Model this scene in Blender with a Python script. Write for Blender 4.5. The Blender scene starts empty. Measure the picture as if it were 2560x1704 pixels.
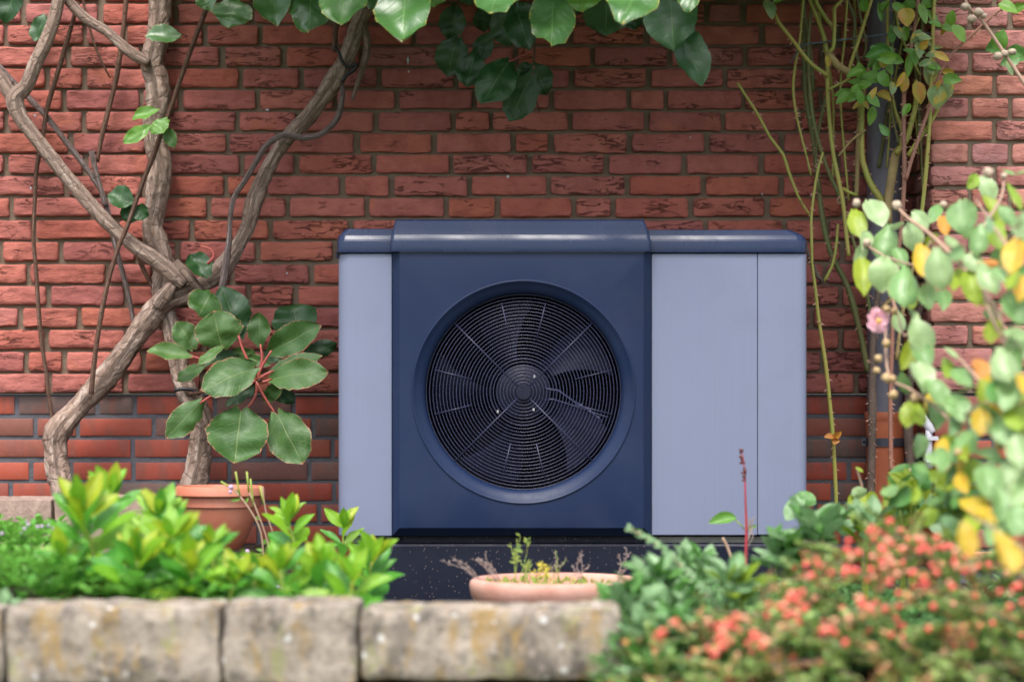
import bpy, math, random
from mathutils import Vector, Matrix, noise as mnoise

random.seed(7)
R = math.radians
SC = bpy.context.scene
COL = SC.collection

# ------------------------------------------------------------------ camera, sky, sun, exposure
F = 6044.0          # focal length in photo pixels (85 mm on 36 mm, 2560 px wide)
CAMY, CAMZ, HOR = -6.9, 0.60, 1010.0
cam_d = bpy.data.cameras.new("camera")
cam = bpy.data.objects.new("camera", cam_d)
COL.objects.link(cam)
cam.location = (0, CAMY, CAMZ)
cam.rotation_euler = (R(90), 0, 0)
cam_d.lens = 85.0
cam_d.sensor_width = 36.0
cam_d.shift_y = (HOR - 852) / 2560.0
cam_d.clip_start = 0.05
cam_d.clip_end = 2000
cam_d.dof.use_dof = True
cam_d.dof.focus_distance = 6.55
cam_d.dof.aperture_fstop = 1.9
SC.camera = cam

SUN_EL, SUN_ROT = R(61), R(192)
world = bpy.data.worlds.new("World")
SC.world = world
world.use_nodes = True
wn = world.node_tree
wn.nodes.clear()
wo = wn.nodes.new("ShaderNodeOutputWorld")
wb = wn.nodes.new("ShaderNodeBackground")
ws = wn.nodes.new("ShaderNodeTexSky")
wh = wn.nodes.new("ShaderNodeHueSaturation")
ws.sky_type = 'NISHITA'
ws.sun_disc = False
ws.sun_elevation = SUN_EL
ws.sun_rotation = SUN_ROT
ws.air_density = 1.0
ws.dust_density = 3.0
ws.ozone_density = 1.0
wh.inputs['Saturation'].default_value = 0.40
wb.inputs['Strength'].default_value = 0.115
wn.links.new(ws.outputs[0], wh.inputs['Color'])
wn.links.new(wh.outputs[0], wb.inputs['Color'])
wn.links.new(wb.outputs[0], wo.inputs['Surface'])

sun_d = bpy.data.lights.new("sun", 'SUN')
sun_d.energy = 1.35
sun_d.angle = R(26)
sun_d.color = (1.0, 0.95, 0.88)
sun = bpy.data.objects.new("sun", sun_d)
COL.objects.link(sun)
sv = Vector((math.sin(SUN_ROT) * math.cos(SUN_EL), math.cos(SUN_ROT) * math.cos(SUN_EL), math.sin(SUN_EL)))
sun.rotation_euler = sv.to_track_quat('Z', 'Y').to_euler()
sun.location = (0, -3, 6)

vs = SC.view_settings
vs.view_transform = 'Standard'
vs.look = 'None'
vs.exposure = 1.72
vs.gamma = 1.0
vs.use_curve_mapping = False

# ------------------------------------------------------------------ helpers
WL = {}

def at(sx, sy, d):
    """photo pixel (2560 wide) at distance d from the camera -> world point"""
    return Vector(((sx - 1280) / F * d, CAMY + d, CAMZ - (sy - HOR) / F * d))

def nz(x, y=0.0, z=0.0):
    return mnoise.noise(Vector((x, y, z)))

def mesh(name, verts, faces, smooth=True, uvs=None):
    me = bpy.data.meshes.new(name)
    me.from_pydata([tuple(v) for v in verts], [], faces)
    if smooth:
        me.polygons.foreach_set("use_smooth", [True] * len(me.polygons))
    if uvs is not None:
        ul = me.uv_layers.new(name="UVMap")
        for l in me.loops:
            ul.data[l.index].uv = uvs[l.vertex_index]
    me.update()
    return me

def thing(name, label, cat, loc=(0, 0, 0), group=None):
    o = bpy.data.objects.new(name, None)
    o.empty_display_size = 0.05
    COL.objects.link(o)
    o.location = loc
    o["label"] = label
    o["category"] = cat
    if group:
        o["group"] = group
    WL[o.name] = Vector(loc)
    return o

def tag(o, label, cat, group=None):
    o["label"] = label
    o["category"] = cat
    if group:
        o["group"] = group
    return o

def obj(name, me, mat, parent=None, M=None, kind=None, label=None):
    """link a mesh given in world coordinates (or in its own, placed by M)"""
    o = bpy.data.objects.new(name, me)
    COL.objects.link(o)
    if mat is not None and len(me.materials) == 0:
        me.materials.append(mat)
    elif mat is not None and me.materials[0] != mat:
        o.material_slots[0].link = 'OBJECT'
        o.material_slots[0].material = mat
    if M is None:
        M = Matrix.Identity(4)
    if parent is not None:
        o.parent = parent
        M = Matrix.Translation(-WL[parent.name]) @ M
        WL[o.name] = WL[parent.name] + M.to_translation()
    else:
        WL[o.name] = M.to_translation()
    o.matrix_basis = M
    if kind:
        o["kind"] = kind
    if label:
        o["label"] = label
    return o

class MB:
    def __init__(s):
        s.v, s.f, s.uv = [], [], []
    def add(s, verts, faces, uvs=None):
        n = len(s.v)
        s.v += [Vector(v) for v in verts]
        s.f += [tuple(i + n for i in f) for f in faces]
        s.uv += list(uvs) if uvs else [(0.5, 0.5)] * len(verts)
        return s
    def mesh(s, name, smooth=True):
        return mesh(name, s.v, s.f, smooth, s.uv)

def catmull(pts, step):
    pts = [Vector(p) for p in pts]
    P = [2 * pts[0] - pts[1]] + pts + [2 * pts[-1] - pts[-2]]
    out, par = [], []
    for i in range(1, len(P) - 2):
        p0, p1, p2, p3 = P[i - 1:i + 3]
        n = max(1, int((p2 - p1).length / step))
        for k in range(n):
            t = k / n
            out.append(0.5 * ((2 * p1) + (p2 - p0) * t + (2 * p0 - 5 * p1 + 4 * p2 - p3) * t * t + (3 * p1 - p0 - 3 * p2 + p3) * t ** 3))
            par.append(i - 1 + t)
    out.append(pts[-1]); par.append(len(pts) - 1)
    return out, par

def tube(pts, radii, segs=8, step=0.02, gnarl=0.0, freq=20.0, seed=0.0, knots=0.0, flat=False):
    """tapered tube along a smooth path; returns verts, faces, uvs"""
    path, par = catmull(pts, step)
    if not isinstance(radii, (list, tuple)):
        radii = [radii] * len(pts)
    V, Fc, U = [], [], []
    up = Vector((0.3, -1, 0.2)).normalized()
    length = 0.0
    for i, p in enumerate(path):
        a = path[max(0, i - 1)]; b = path[min(len(path) - 1, i + 1)]
        t = (b - a).normalized()
        n1 = (up - t * up.dot(t))
        if n1.length < 1e-4:
            n1 = t.orthogonal()
        n1.normalize(); n2 = t.cross(n1); up = n1
        k = int(par[i]); fr = par[i] - k
        r = radii[k] if k + 1 >= len(radii) else radii[k] * (1 - fr) + radii[k + 1] * fr
        if i: length += (p - path[i - 1]).length
        if knots:
            r *= 1 + knots * max(0.0, nz(length * 9, seed, 3.3)) * 1.6
        for j in range(segs):
            a = 2 * math.pi * j / segs
            dvec = n1 * math.cos(a) + n2 * math.sin(a)
            rr = r
            if gnarl:
                q = p + dvec * r
                # ridges running along the stem, slowly twisting
                rr *= 1 + gnarl * (0.9 * nz(math.cos(a + length * 5) * 2.2 + seed, math.sin(a + length * 5) * 2.2, length * freq * 0.35)
                                   + 0.6 * nz(q.x * freq * 2.6 + seed, q.y * freq * 2.6, q.z * freq * 2.6))
            V.append(p + dvec * rr)
            U.append((j / segs, length))
        if i:
            o = (i - 1) * segs
            for j in range(segs):
                Fc.append((o + j, o + (j + 1) % segs, o + segs + (j + 1) % segs, o + segs + j))
    Fc.append(tuple(range(segs))[::-1])
    Fc.append(tuple(range(len(V) - segs, len(V))))
    return V, Fc, U

def lathe(prof, axis_pt, axis='Z', n=64, noise_amp=0.0, sx=1.0, sy=1.0):
    """prof: list of (r, h); revolve about axis through axis_pt"""
    V, Fc = [], []
    c = Vector(axis_pt)
    for r, h in prof:
        for j in range(n):
            a = 2 * math.pi * j / n
            rr = r
            if noise_amp:
                rr += noise_amp * nz(math.cos(a) * 3, math.sin(a) * 3, h * 40)
            if axis == 'Z':
                V.append(c + Vector((rr * math.cos(a) * sx, rr * math.sin(a) * sy, h)))
            else:
                V.append(c + Vector((rr * math.cos(a), h, rr * math.sin(a))))
    m = len(prof)
    for i in range(m - 1):
        for j in range(n):
            k = (j + 1) % n
            q = (i * n + j, i * n + k, (i + 1) * n + k, (i + 1) * n + j)
            Fc.append(q if axis == 'Z' else q[::-1])
    return V, Fc

def box(x0, x1, y0, y1, z0, z1):
    v = [(x0, y0, z0), (x1, y0, z0), (x1, y1, z0), (x0, y1, z0), (x0, y0, z1), (x1, y0, z1), (x1, y1, z1), (x0, y1, z1)]
    f = [(0, 3, 2, 1), (4, 5, 6, 7), (0, 1, 5, 4), (1, 2, 6, 5), (2, 3, 7, 6), (3, 0, 4, 7)]
    return v, f

def rrect(x0, x1, y0, y1, rf, n=6, rb=0.0):
    """plan outline, front corners (y0) rounded with rf = (left, right); counter-clockwise from above"""
    rl, rg = rf
    pts = []
    for k in range(n + 1):
        a = math.pi + (math.pi / 2) * k / n
        pts.append((x0 + rl + rl * math.cos(a), y0 + rl + rl * math.sin(a)))
    for k in range(n + 1):
        a = 1.5 * math.pi + (math.pi / 2) * k / n
        pts.append((x1 - rg + rg * math.cos(a), y0 + rg + rg * math.sin(a)))
    pts.append((x1, y1)); pts.append((x0, y1))
    return pts

def loft(levels):
    V, Fc = [], []
    n = len(levels[0][0])
    for pts, z in levels:
        V += [Vector((p[0], p[1], z)) for p in pts]
    for i in range(len(levels) - 1):
        for j in range(n):
            k = (j + 1) % n
            Fc.append((i * n + j, i * n + k, (i + 1) * n + k, (i + 1) * n + j))
    Fc.append(tuple(range(n))[::-1])
    Fc.append(tuple(range(len(V) - n, len(V))))
    return V, Fc

def sharpen(o, angle=35):
    """smooth shading that breaks at sharp edges"""
    me = o.data
    try:
        me.set_sharp_from_angle(angle=R(angle))
    except Exception:
        pass
    return o

# ------------------------------------------------------------------ materials
class NT:
    def __init__(s, name):
        s.m = bpy.data.materials.new(name)
        s.m.use_nodes = True
        s.t = s.m.node_tree
        s.t.nodes.clear()
        s.out = s.t.nodes.new("ShaderNodeOutputMaterial")
        s.b = s.t.nodes.new("ShaderNodeBsdfPrincipled")
        s.t.links.new(s.b.outputs[0], s.out.inputs[0])
    def n(s, typ, props=None, **ins):
        nd = s.t.nodes.new("ShaderNode" + typ)
        for k, v in (props or {}).items():
            setattr(nd, k, v)
        for k, v in ins.items():
            key = int(k[1:]) if k[0] == 'i' and k[1:].isdigit() else k.replace('_', ' ')
            s.set(nd.inputs[key], v)
        return nd
    def set(s, sock, v):
        if isinstance(v, bpy.types.NodeSocket):
            s.t.links.new(v, sock)
        elif isinstance(v, (tuple, list)) and len(v) == 3 and sock.type == 'RGBA':
            sock.default_value = (*v, 1)
        else:
            sock.default_value = v
    def math(s, op, a, b=None, c=None, clamp=False):
        nd = s.t.nodes.new("ShaderNodeMath"); nd.operation = op; nd.use_clamp = clamp
        s.set(nd.inputs[0], a)
        if b is not None: s.set(nd.inputs[1], b)
        if c is not None: s.set(nd.inputs[2], c)
        return nd.outputs[0]
    def maprange(s, v, a, b, c=0.0, d=1.0, smooth=True):
        nd = s.t.nodes.new("ShaderNodeMapRange")
        nd.interpolation_type = 'SMOOTHSTEP' if smooth else 'LINEAR'
        for i, x in enumerate((v, a, b, c, d)):
            s.set(nd.inputs[i], x)
        return nd.outputs[0]
    def mix(s, f, a, b, mode='MIX'):
        nd = s.t.nodes.new("ShaderNodeMix"); nd.data_type = 'RGBA'; nd.blend_type = mode
        s.set(nd.inputs[0], f); s.set(nd.inputs[6], a); s.set(nd.inputs[7], b)
        return nd.outputs[2]
    def ramp(s, v, stops, const=False):
        nd = s.t.nodes.new("ShaderNodeValToRGB")
        if const: nd.color_ramp.interpolation = 'CONSTANT'
        e = nd.color_ramp.elements
        while len(e) < len(stops): e.new(0.5)
        for el, (p, c) in zip(e, stops):
            el.position = p
            el.color = (*c, 1) if len(c) == 3 else c
        s.set(nd.inputs[0], v)
        return nd.outputs[0]
    def noise(s, vec, scale, detail=3.0, rough=0.55, dist=0.0, col=False):
        nd = s.n("TexNoise", None, Scale=scale, Detail=detail, Roughness=rough, Distortion=dist)
        if vec is not None: s.set(nd.inputs['Vector'], vec)
        return nd.outputs['Color' if col else 0]
    def coords(s, which='Object', scale=(1, 1, 1), rnd=False):
        tc = s.n("TexCoord")
        v = tc.outputs[which]
        if rnd:
            oi = s.n("ObjectInfo")
            r = oi.outputs['Random']
            cx = s.n("CombineXYZ", None, X=s.math('MULTIPLY', r, 37.3), Y=s.math('MULTIPLY', r, 91.7), Z=s.math('MULTIPLY', r, 53.1))
            add = s.n("VectorMath", {'operation': 'ADD'}, i0=v, i1=cx.outputs[0])
            v = add.outputs[0]
        if scale != (1, 1, 1):
            mp = s.n("Mapping", None, Vector=v, Scale=scale)
            v = mp.outputs[0]
        return v
    def rnd(s):
        return s.n("ObjectInfo").outputs['Random']
    def bump(s, h, strength=0.5, dist=0.005, prev=None):
        nd = s.n("Bump", None, Height=h, Strength=strength, Distance=dist)
        if prev is not None: s.set(nd.inputs['Normal'], prev)
        return nd.outputs[0]
    def done(s, color=None, rough=0.6, normal=None, metal=0.0, spec=0.5, **extra):
        if color is not None: s.set(s.b.inputs['Base Color'], color)
        s.set(s.b.inputs['Roughness'], rough)
        s.set(s.b.inputs['Metallic'], metal)
        s.set(s.b.inputs['Specular IOR Level'], spec)
        if normal is not None: s.set(s.b.inputs['Normal'], normal)
        for k, v in extra.items():
            s.set(s.b.inputs[k.replace('_', ' ')], v)
        return s.m

def m_hand_brick(name="handmade_brick", k=(0.97, 0.97, 1.02)):
    t = NT(name)
    v0 = t.coords('Object', rnd=True)
    vs_ = t.n("Mapping", None, Vector=v0, Scale=(11, 11, 46)).outputs[0]
    n1 = t.noise(vs_, 1.0, 5.0, 0.6, 0.5)
    fold = t.maprange(t.math('ABSOLUTE', t.math('SUBTRACT', n1, 0.5)), 0.0, 0.026)
    gate = t.maprange(t.math('ADD', t.noise(t.n("Mapping", None, Vector=v0, Scale=(10, 10, 22)).outputs[0], 1.0, 2.0), t.math('MULTIPLY', t.math('SUBTRACT', t.math('FRACT', t.math('MULTIPLY', t.rnd(), 7.31)), 0.5), 0.24)), 0.50, 0.66)
    crease = t.math('SUBTRACT', 1.0, t.math('MULTIPLY', gate, t.math('SUBTRACT', 1.0, fold)))
    big = t.noise(t.n("Mapping", None, Vector=v0, Scale=(18, 18, 40)).outputs[0], 1.0, 4.0, 0.6)
    fine = t.noise(v0, 420.0, 3.0)
    pits = t.maprange(t.noise(v0, 95.0, 2.0), 0.28, 0.36)
    nb = t.bump(big, 1.0, 0.008)
    nb = t.bump(crease, 1.0, 0.0070, nb)
    nb = t.bump(pits, 0.5, 0.003, nb)
    nb = t.bump(fine, 0.35, 0.0012, nb)
    stops = [(0.0, (0.36, 0.098, 0.066)), (0.25, (0.40, 0.132, 0.098)), (0.45, (0.35, 0.112, 0.092)), (0.62, (0.30, 0.098, 0.084)), (0.75, (0.40, 0.118, 0.070)), (0.88, (0.33, 0.120, 0.108)), (1.0, (0.38, 0.120, 0.086))]
    base = t.ramp(t.rnd(), [(p, tuple(c * f for c, f in zip(cc, k))) for p, cc in stops])
    blot = t.noise(v0, 16.0, 4.0, 0.65)
    col = t.mix(t.maprange(blot, 0.40, 0.68), base, t.mix(0.5, base, (0.20, 0.055, 0.045)))
    col = t.mix(t.maprange(t.noise(v0, 9.0, 2.0), 0.58, 0.75, 0.0, 0.6), col, (0.40, 0.125, 0.075))
    col = t.mix(t.maprange(t.noise(v0, 55.0, 4.0, 0.7), 0.60, 0.78, 0.0, 0.32), col, (0.42, 0.22, 0.19))
    col = t.mix(t.math('MULTIPLY', t.math('SUBTRACT', 1.0, crease), 0.26), col, (0.09, 0.036, 0.030))
    return t.done(col, 0.88, nb, spec=0.25)

def m_smooth_brick():
    t = NT("smooth_brick")
    v0 = t.coords('Object', rnd=True)
    r = t.rnd()
    base = t.ramp(r, [(0.0, (0.30, 0.050, 0.025)), (0.22, (0.34, 0.068, 0.036)), (0.45, (0.27, 0.046, 0.028)), (0.62, (0.28, 0.060, 0.034)), (0.74, (0.15, 0.062, 0.045)), (0.86, (0.31, 0.072, 0.060)), (0.95, (0.105, 0.068, 0.060))])
    band = t.noise(t.n("Mapping", None, Vector=v0, Scale=(26, 1, 6)).outputs[0], 1.0, 1.0)
    col = t.mix(t.maprange(band, 0.50, 0.62, 0.0, 0.55), base, (0.17, 0.060, 0.045))
    col = t.mix(t.maprange(t.noise(v0, 60.0, 4.0, 0.7), 0.45, 0.75, 0.0, 0.30), col, (0.30, 0.11, 0.09))
    nb = t.bump(t.noise(v0, 260.0, 3.0), 0.25, 0.001)
    nb = t.bump(t.noise(t.n("Mapping", None, Vector=v0, Scale=(180, 20, 12)).outputs[0], 1.0, 2.0), 0.18, 0.001, nb)
    return t.done(col, 0.62, nb, spec=0.35)

def m_mortar(name, a, b):
    t = NT(name)
    v = t.coords('Object')
    c = t.mix(t.noise(v, 30.0, 5.0, 0.7), a, b)
    c = t.mix(t.maprange(t.noise(v, 4.0, 3.0), 0.45, 0.7, 0, 0.5), c, (a[0] * .62, a[1] * .64, a[2] * .62))
    nb = t.bump(t.noise(v, 240.0, 4.0, 0.7), 0.8, 0.002)
    nb = t.bump(t.noise(v, 45.0, 3.0), 0.7, 0.005, nb)
    return t.done(c, 0.95, nb, spec=0.15)

def m_plastic(name, a, rough=0.36, fleck=0.0, dust=0.25, spec=0.5):
    t = NT(name)
    v = t.coords('Object')
    n1 = t.noise(v, 7.0, 5.0, 0.65)
    n2 = t.noise(t.n("Mapping", None, Vector=v, Scale=(60, 60, 5)).outputs[0], 1.0, 3.0)
    c = t.mix(t.maprange(n1, 0.42, 0.72, 0, dust), a, (a[0] * 1.9 + .005, a[1] * 1.6 + .005, a[2] * 1.25 + .006))
    c = t.mix(t.maprange(n2, 0.5, 0.8, 0, dust * 0.6), c, (a[0] * 1.6, a[1] * 1.5, a[2] * 1.2))
    # grime: brownish film and fine dust specks
    c = t.mix(t.maprange(t.noise(v, 3.2, 5.0, 0.7), 0.52, 0.74, 0, dust * 0.7), c, (0.036, 0.034, 0.042))
    sp = t.noise(v, 330.0, 2.0)
    c = t.mix(t.maprange(sp, 0.70, 0.78, 0, 0.25), c, (0.12, 0.12, 0.15))
    if fleck:
        vf = t.n("Mapping", None, Vector=v, Scale=(260, 260, 120), Rotation=(0, R(40), 0)).outputs[0]
        vo = t.n("TexVoronoi", {'feature': 'F1'}, Vector=vf, Scale=1.0)
        near = t.math('LESS_THAN', vo.outputs['Distance'], 0.20)
        keep = t.math('GREATER_THAN', t.n("SeparateColor", None, Color=vo.outputs['Color']).outputs[0], 1 - fleck)
        c = t.mix(t.math('MULTIPLY', near, keep), c, (0.22, 0.17, 0.15))
    rg = t.maprange(n1, 0.3, 0.75, rough - 0.06, rough + 0.16)
    nb = t.bump(t.noise(v, 700.0, 2.0), 0.08, 0.0006)
    return t.done(c, rg, nb, spec=spec)

def m_silver():
    t = NT("silver_panel")
    v = t.coords('Object')
    br = t.noise(t.n("Mapping", None, Vector=v, Scale=(420, 420, 2.0)).outputs[0], 1.0, 3.0)
    wide = t.noise(t.n("Mapping", None, Vector=v, Scale=(16, 16, 0.7)).outputs[0], 1.0, 2.0)
    c = t.mix(br, (0.146, 0.166, 0.252), (0.172, 0.192, 0.284))
    c = t.mix(t.maprange(wide, 0.40, 0.65, 0, 0.35), c, (0.158, 0.178, 0.276))
    c = t.mix(t.maprange(t.noise(v, 5.0, 5.0, 0.7), 0.50, 0.72, 0, 0.34), c, (0.14, 0.15, 0.21))
    nb = t.bump(br, 0.05, 0.0004)
    return t.done(c, 0.46, nb, metal=0.12, spec=0.45)

def m_plain(name, a, b=None, rough=0.6, scale=30.0, bump=0.2, bdist=0.002, metal=0.0, spec=0.5, which='Object', stretch=(1, 1, 1)):
    t = NT(name)
    v = t.coords(which, stretch, rnd=True)
    b = b or tuple(x * 0.7 for x in a)
    n1 = t.noise(v, scale, 5.0, 0.65)
    c = t.mix(t.maprange(n1, 0.30, 0.70), a, b)
    nb = t.bump(t.noise(v, scale * 5, 4.0, 0.65), bump, bdist)
    return t.done(c, rough, nb, metal=metal, spec=spec)

def m_bark(name, a, b, c_):
    t = NT(name)
    uv = t.n("UVMap").outputs[0]
    v = t.coords('Object')
    st = t.n("Mapping", None, Vector=uv, Scale=(9, 13, 1)).outputs[0]
    n1 = t.noise(st, 1.0, 6.0, 0.7, 0.9)
    n2 = t.noise(v, 60.0, 5.0, 0.7)
    flake = t.n("TexVoronoi", {'feature': 'DISTANCE_TO_EDGE'}, Vector=t.n("Mapping", None, Vector=uv, Scale=(5, 22, 1)).outputs[0], Scale=1.0, Randomness=1.0)
    fl = t.maprange(flake.outputs['Distance'], 0.0, 0.10)
    c = t.ramp(n1, [(0.36, b), (0.50, a), (0.64, c_)])
    c = t.mix(t.maprange(n2, 0.55, 0.75, 0, 0.5), c, (0.30, 0.155, 0.085))
    c = t.mix(t.math('MULTIPLY', t.math('SUBTRACT', 1.0, fl), 0.30), c, (0.06, 0.045, 0.035))
    nb = t.bump(n1, 1.0, 0.014)
    nb = t.bump(n2, 0.8, 0.006, nb)
    nb = t.bump(fl, 0.5, 0.004, nb)
    return t.done(c, 0.9, nb, spec=0.2)

def m_leaf(name, a, b, edge=None, edge_amt=0.0, rough=0.38, trans=0.25, vein=(0.30, 0.36, 0.13), spots=None, spot_amt=0.0, vein_n=8.0, spec=0.5, puckers=0.5, island=False, blush=None, coat=0.0):
    t = NT(name)
    uv = t.n("UVMap").outputs[0]
    sp = t.n("SeparateXYZ", None, Vector=uv)
    U, Vv = sp.outputs[0], sp.outputs[1]
    aa = t.math('MULTIPLY', t.math('ABSOLUTE', t.math('SUBTRACT', U, 0.5)), 2.0)
    rnd = t.n("NewGeometry").outputs['Random Per Island'] if island else t.rnd()
    off = t.n("CombineXYZ", None, X=t.math('MULTIPLY', rnd, 31.0), Y=t.math('MULTIPLY', rnd, 77.0), Z=0.0).outputs[0]
    uvr = t.n("VectorMath", {'operation': 'ADD'}, i0=uv, i1=off).outputs[0]
    mid = t.maprange(aa, 0.012, 0.040, 1.0, 0.0)
    s = t.math('FRACT', t.math('MULTIPLY', t.math('SUBTRACT', Vv, t.math('MULTIPLY', aa, 0.26)), vein_n))
    side = t.maprange(t.math('ABSOLUTE', t.math('SUBTRACT', s, 0.5)), 0.0, 0.07, 1.0, 0.0)
    n1 = t.noise(uvr, 3.0, 4.0, 0.6)
    n2 = t.noise(uvr, 22.0, 3.0, 0.6)
    c = t.mix(rnd, a, b)
    c = t.mix(t.maprange(n1, 0.35, 0.70, 0, 0.55), c, tuple(x * 0.62 for x in a))
    c = t.mix(t.maprange(n2, 0.45, 0.75, 0, 0.25), c, tuple(min(1, x * 1.5) for x in b))
    if blush:
        c = t.mix(t.maprange(t.noise(uvr, 1.6, 2.0), 0.50, 0.66, 0, 0.8), c, blush)
    c = t.mix(t.math('MULTIPLY', side, 0.10), c, vein)
    c = t.mix(t.math('MULTIPLY', mid, 0.50), c, vein)
    if edge:
        e = t.maprange(t.math('ADD', t.math('MAXIMUM', aa, t.math('MULTIPLY', t.math('ABSOLUTE', t.math('SUBTRACT', Vv, 0.48)), 2.0)), t.math('MULTIPLY', t.math('SUBTRACT', n2, 0.5), 0.5)), 1.0 - edge_amt, 1.03 - edge_amt * 0.5)
        c = t.mix(e, c, edge)
    if spots:
        n3 = t.noise(uvr, 9.0, 2.0)
        c = t.mix(t.maprange(n3, 0.80 - spot_amt, 0.84 - spot_amt), c, spots)
    h = t.math('ADD', t.math('MULTIPLY', t.math('MAXIMUM', mid, t.math('MULTIPLY', side, 0.6)), -1.0), t.math('MULTIPLY', n2, puckers))
    nb = t.bump(h, 0.36, 0.0026)
    t.done(c, rough, nb, spec=spec, Coat_Weight=coat, Coat_Roughness=0.34)
    tr = t.n("BsdfTranslucent", None, Color=t.mix(0.5, c, tuple(min(1, x * 1.6) for x in b)))
    t.set(tr.inputs['Normal'], nb)
    mx = t.n("MixShader", None, Fac=trans)
    t.t.links.new(t.b.outputs[0], mx.inputs[1]); t.t.links.new(tr.outputs[0], mx.inputs[2])
    t.t.links.new(mx.outputs[0], t.out.inputs[0])
    return t.m

def m_stone(name, base, dark, lichen=True):
    t = NT(name)
    v = t.coords('Object', rnd=True)
    n1 = t.noise(v, 9.0, 6.0, 0.7)
    n2 = t.noise(v, 34.0, 5.0, 0.7)
    c = t.mix(t.maprange(n1, 0.35, 0.65), base, dark)
    c = t.mix(t.maprange(n2, 0.48, 0.66, 0, 0.65), c, tuple(min(1, x * 1.25) for x in base))
    c = t.mix(t.maprange(t.noise(v, 18.0, 4.0, 0.7), 0.52, 0.66, 0, 0.6), c, tuple(x * 0.55 for x in dark))
    if lichen:
        st = t.n("Mapping", None, Vector=v, Scale=(20, 20, 7)).outputs[0]
        c = t.mix(t.maprange(t.noise(st, 1.0, 5.0, 0.7), 0.50, 0.66, 0, 0.8), c, (0.290, 0.185, 0.065))
        c = t.mix(t.maprange(t.noise(v, 12.0, 4.0, 0.7, 0.6), 0.56, 0.68, 0, 0.7), c, (0.27, 0.265, 0.12))
        vo = t.n("TexVoronoi", {'feature': 'F1'}, Vector=v, Scale=30.0)
        sp = t.maprange(t.math('ADD', vo.outputs['Distance'], t.math('MULTIPLY', t.noise(v, 70.0, 2.0), 0.55)), 0.36, 0.52, 1.0, 0.0)
        keep = t.math('GREATER_THAN', t.n("SeparateColor", None, Color=vo.outputs['Color']).outputs[0], 0.62)
        c = t.mix(t.math('MULTIPLY', t.math('MULTIPLY', sp, keep), 0.85), c, (0.60, 0.58, 0.57))
        c = t.mix(t.maprange(t.noise(v, 26.0, 3.0), 0.58, 0.70, 0, 0.55), c, (0.085, 0.074, 0.070))
    nb = t.bump(n1, 0.8, 0.012)
    nb = t.bump(n2, 0.8, 0.006, nb)
    nb = t.bump(t.noise(v, 260.0, 3.0), 0.5, 0.0015, nb)
    return t.done(c, 0.92, nb, spec=0.2)

BR = m_hand_brick()
BRP = m_hand_brick("lit_pier_brick", (1.14, 1.50, 1.62))  # same brick lightened towards pink, painting in the pier's brighter daylight
BS = m_smooth_brick()
MO = m_mortar("sand_mortar", (0.205, 0.152, 0.112), (0.135, 0.099, 0.073))
MD = m_mortar("grey_mortar", (0.125, 0.125, 0.14), (0.085, 0.085, 0.10))
NAVY = m_plastic("navy_plastic", (0.0088, 0.0182, 0.0535), 0.42, spec=0.20)
NAVYLID = m_plastic("navy_lid_plastic", (0.0118, 0.0215, 0.0590), 0.23, spec=0.27)
BASEP = m_plastic("base_plastic", (0.0042, 0.0062, 0.0175), 0.5, fleck=0.22, dust=0.06, spec=0.25)
SILV = m_silver()
WIRE = m_plain("grille_wire", (0.034, 0.039, 0.092), (0.022, 0.026, 0.062), 0.36, 40.0, 0.1, 0.0005)
CAPM = m_plain("hub_cap", (0.0085, 0.0100, 0.0250), (0.0065, 0.0078, 0.0190), 0.55, 40.0, 0.1, 0.0005, spec=0.2)
BLADE = m_plain("fan_blade", (0.0085, 0.0098, 0.0235), (0.0065, 0.0075, 0.0175), 0.6, 12.0, 0.1, 0.001, spec=0.12)
INNER = m_plain("dark_interior", (0.008, 0.009, 0.014), (0.003, 0.003, 0.005), 0.9, 10.0, 0.1, 0.001, spec=0.1)
STRIP = m_plain("base_strip_metal", (0.17, 0.17, 0.15), (0.11, 0.11, 0.10), 0.5, 14.0, 0.1, 0.001, metal=0.2)
STEEL = m_plain("steel", (0.50, 0.50, 0.52), (0.35, 0.35, 0.38), 0.35, 40.0, 0.1, 0.001, metal=0.9)
BARK = m_bark("vine_bark", (0.320, 0.226, 0.180), (0.170, 0.112, 0.085), (0.500, 0.395, 0.335))
BARK2 = m_bark("vine_branch_bark", (0.33, 0.235, 0.190), (0.225, 0.155, 0.122), (0.45, 0.350, 0.295))
TWIG = m_bark("vine_twig", (0.195, 0.105, 0.075), (0.11, 0.060, 0.042), (0.29, 0.19, 0.145))
TWIG2 = m_bark("grey_twig", (0.22, 0.165, 0.150), (0.13, 0.092, 0.082), (0.38, 0.32, 0.32))
PETI = m_plain("red_stalk", (0.34, 0.048, 0.055), (0.40, 0.11, 0.065), 0.45, 25.0, 0.1, 0.0005)
KIWI = m_leaf("kiwi_leaf", (0.040, 0.112, 0.022), (0.080, 0.170, 0.036), edge=(0.36, 0.18, 0.10), edge_amt=0.065, rough=0.50, trans=0.18, vein=(0.24, 0.30, 0.12), spots=(0.36, 0.15, 0.055), spot_amt=0.035, vein_n=7)
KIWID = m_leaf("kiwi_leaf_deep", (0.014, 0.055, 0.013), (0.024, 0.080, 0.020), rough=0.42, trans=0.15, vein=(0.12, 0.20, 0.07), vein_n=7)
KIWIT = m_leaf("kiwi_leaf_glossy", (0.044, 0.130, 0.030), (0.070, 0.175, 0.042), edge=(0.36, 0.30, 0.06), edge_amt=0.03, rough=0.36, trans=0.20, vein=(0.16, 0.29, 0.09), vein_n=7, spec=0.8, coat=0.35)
KIWIY = m_leaf("kiwi_leaf_young", (0.14, 0.33, 0.045), (0.11, 0.27, 0.04), edge=(0.35, 0.36, 0.05), edge_amt=0.05, rough=0.36, trans=0.30, vein=(0.28, 0.45, 0.12), vein_n=7)
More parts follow.
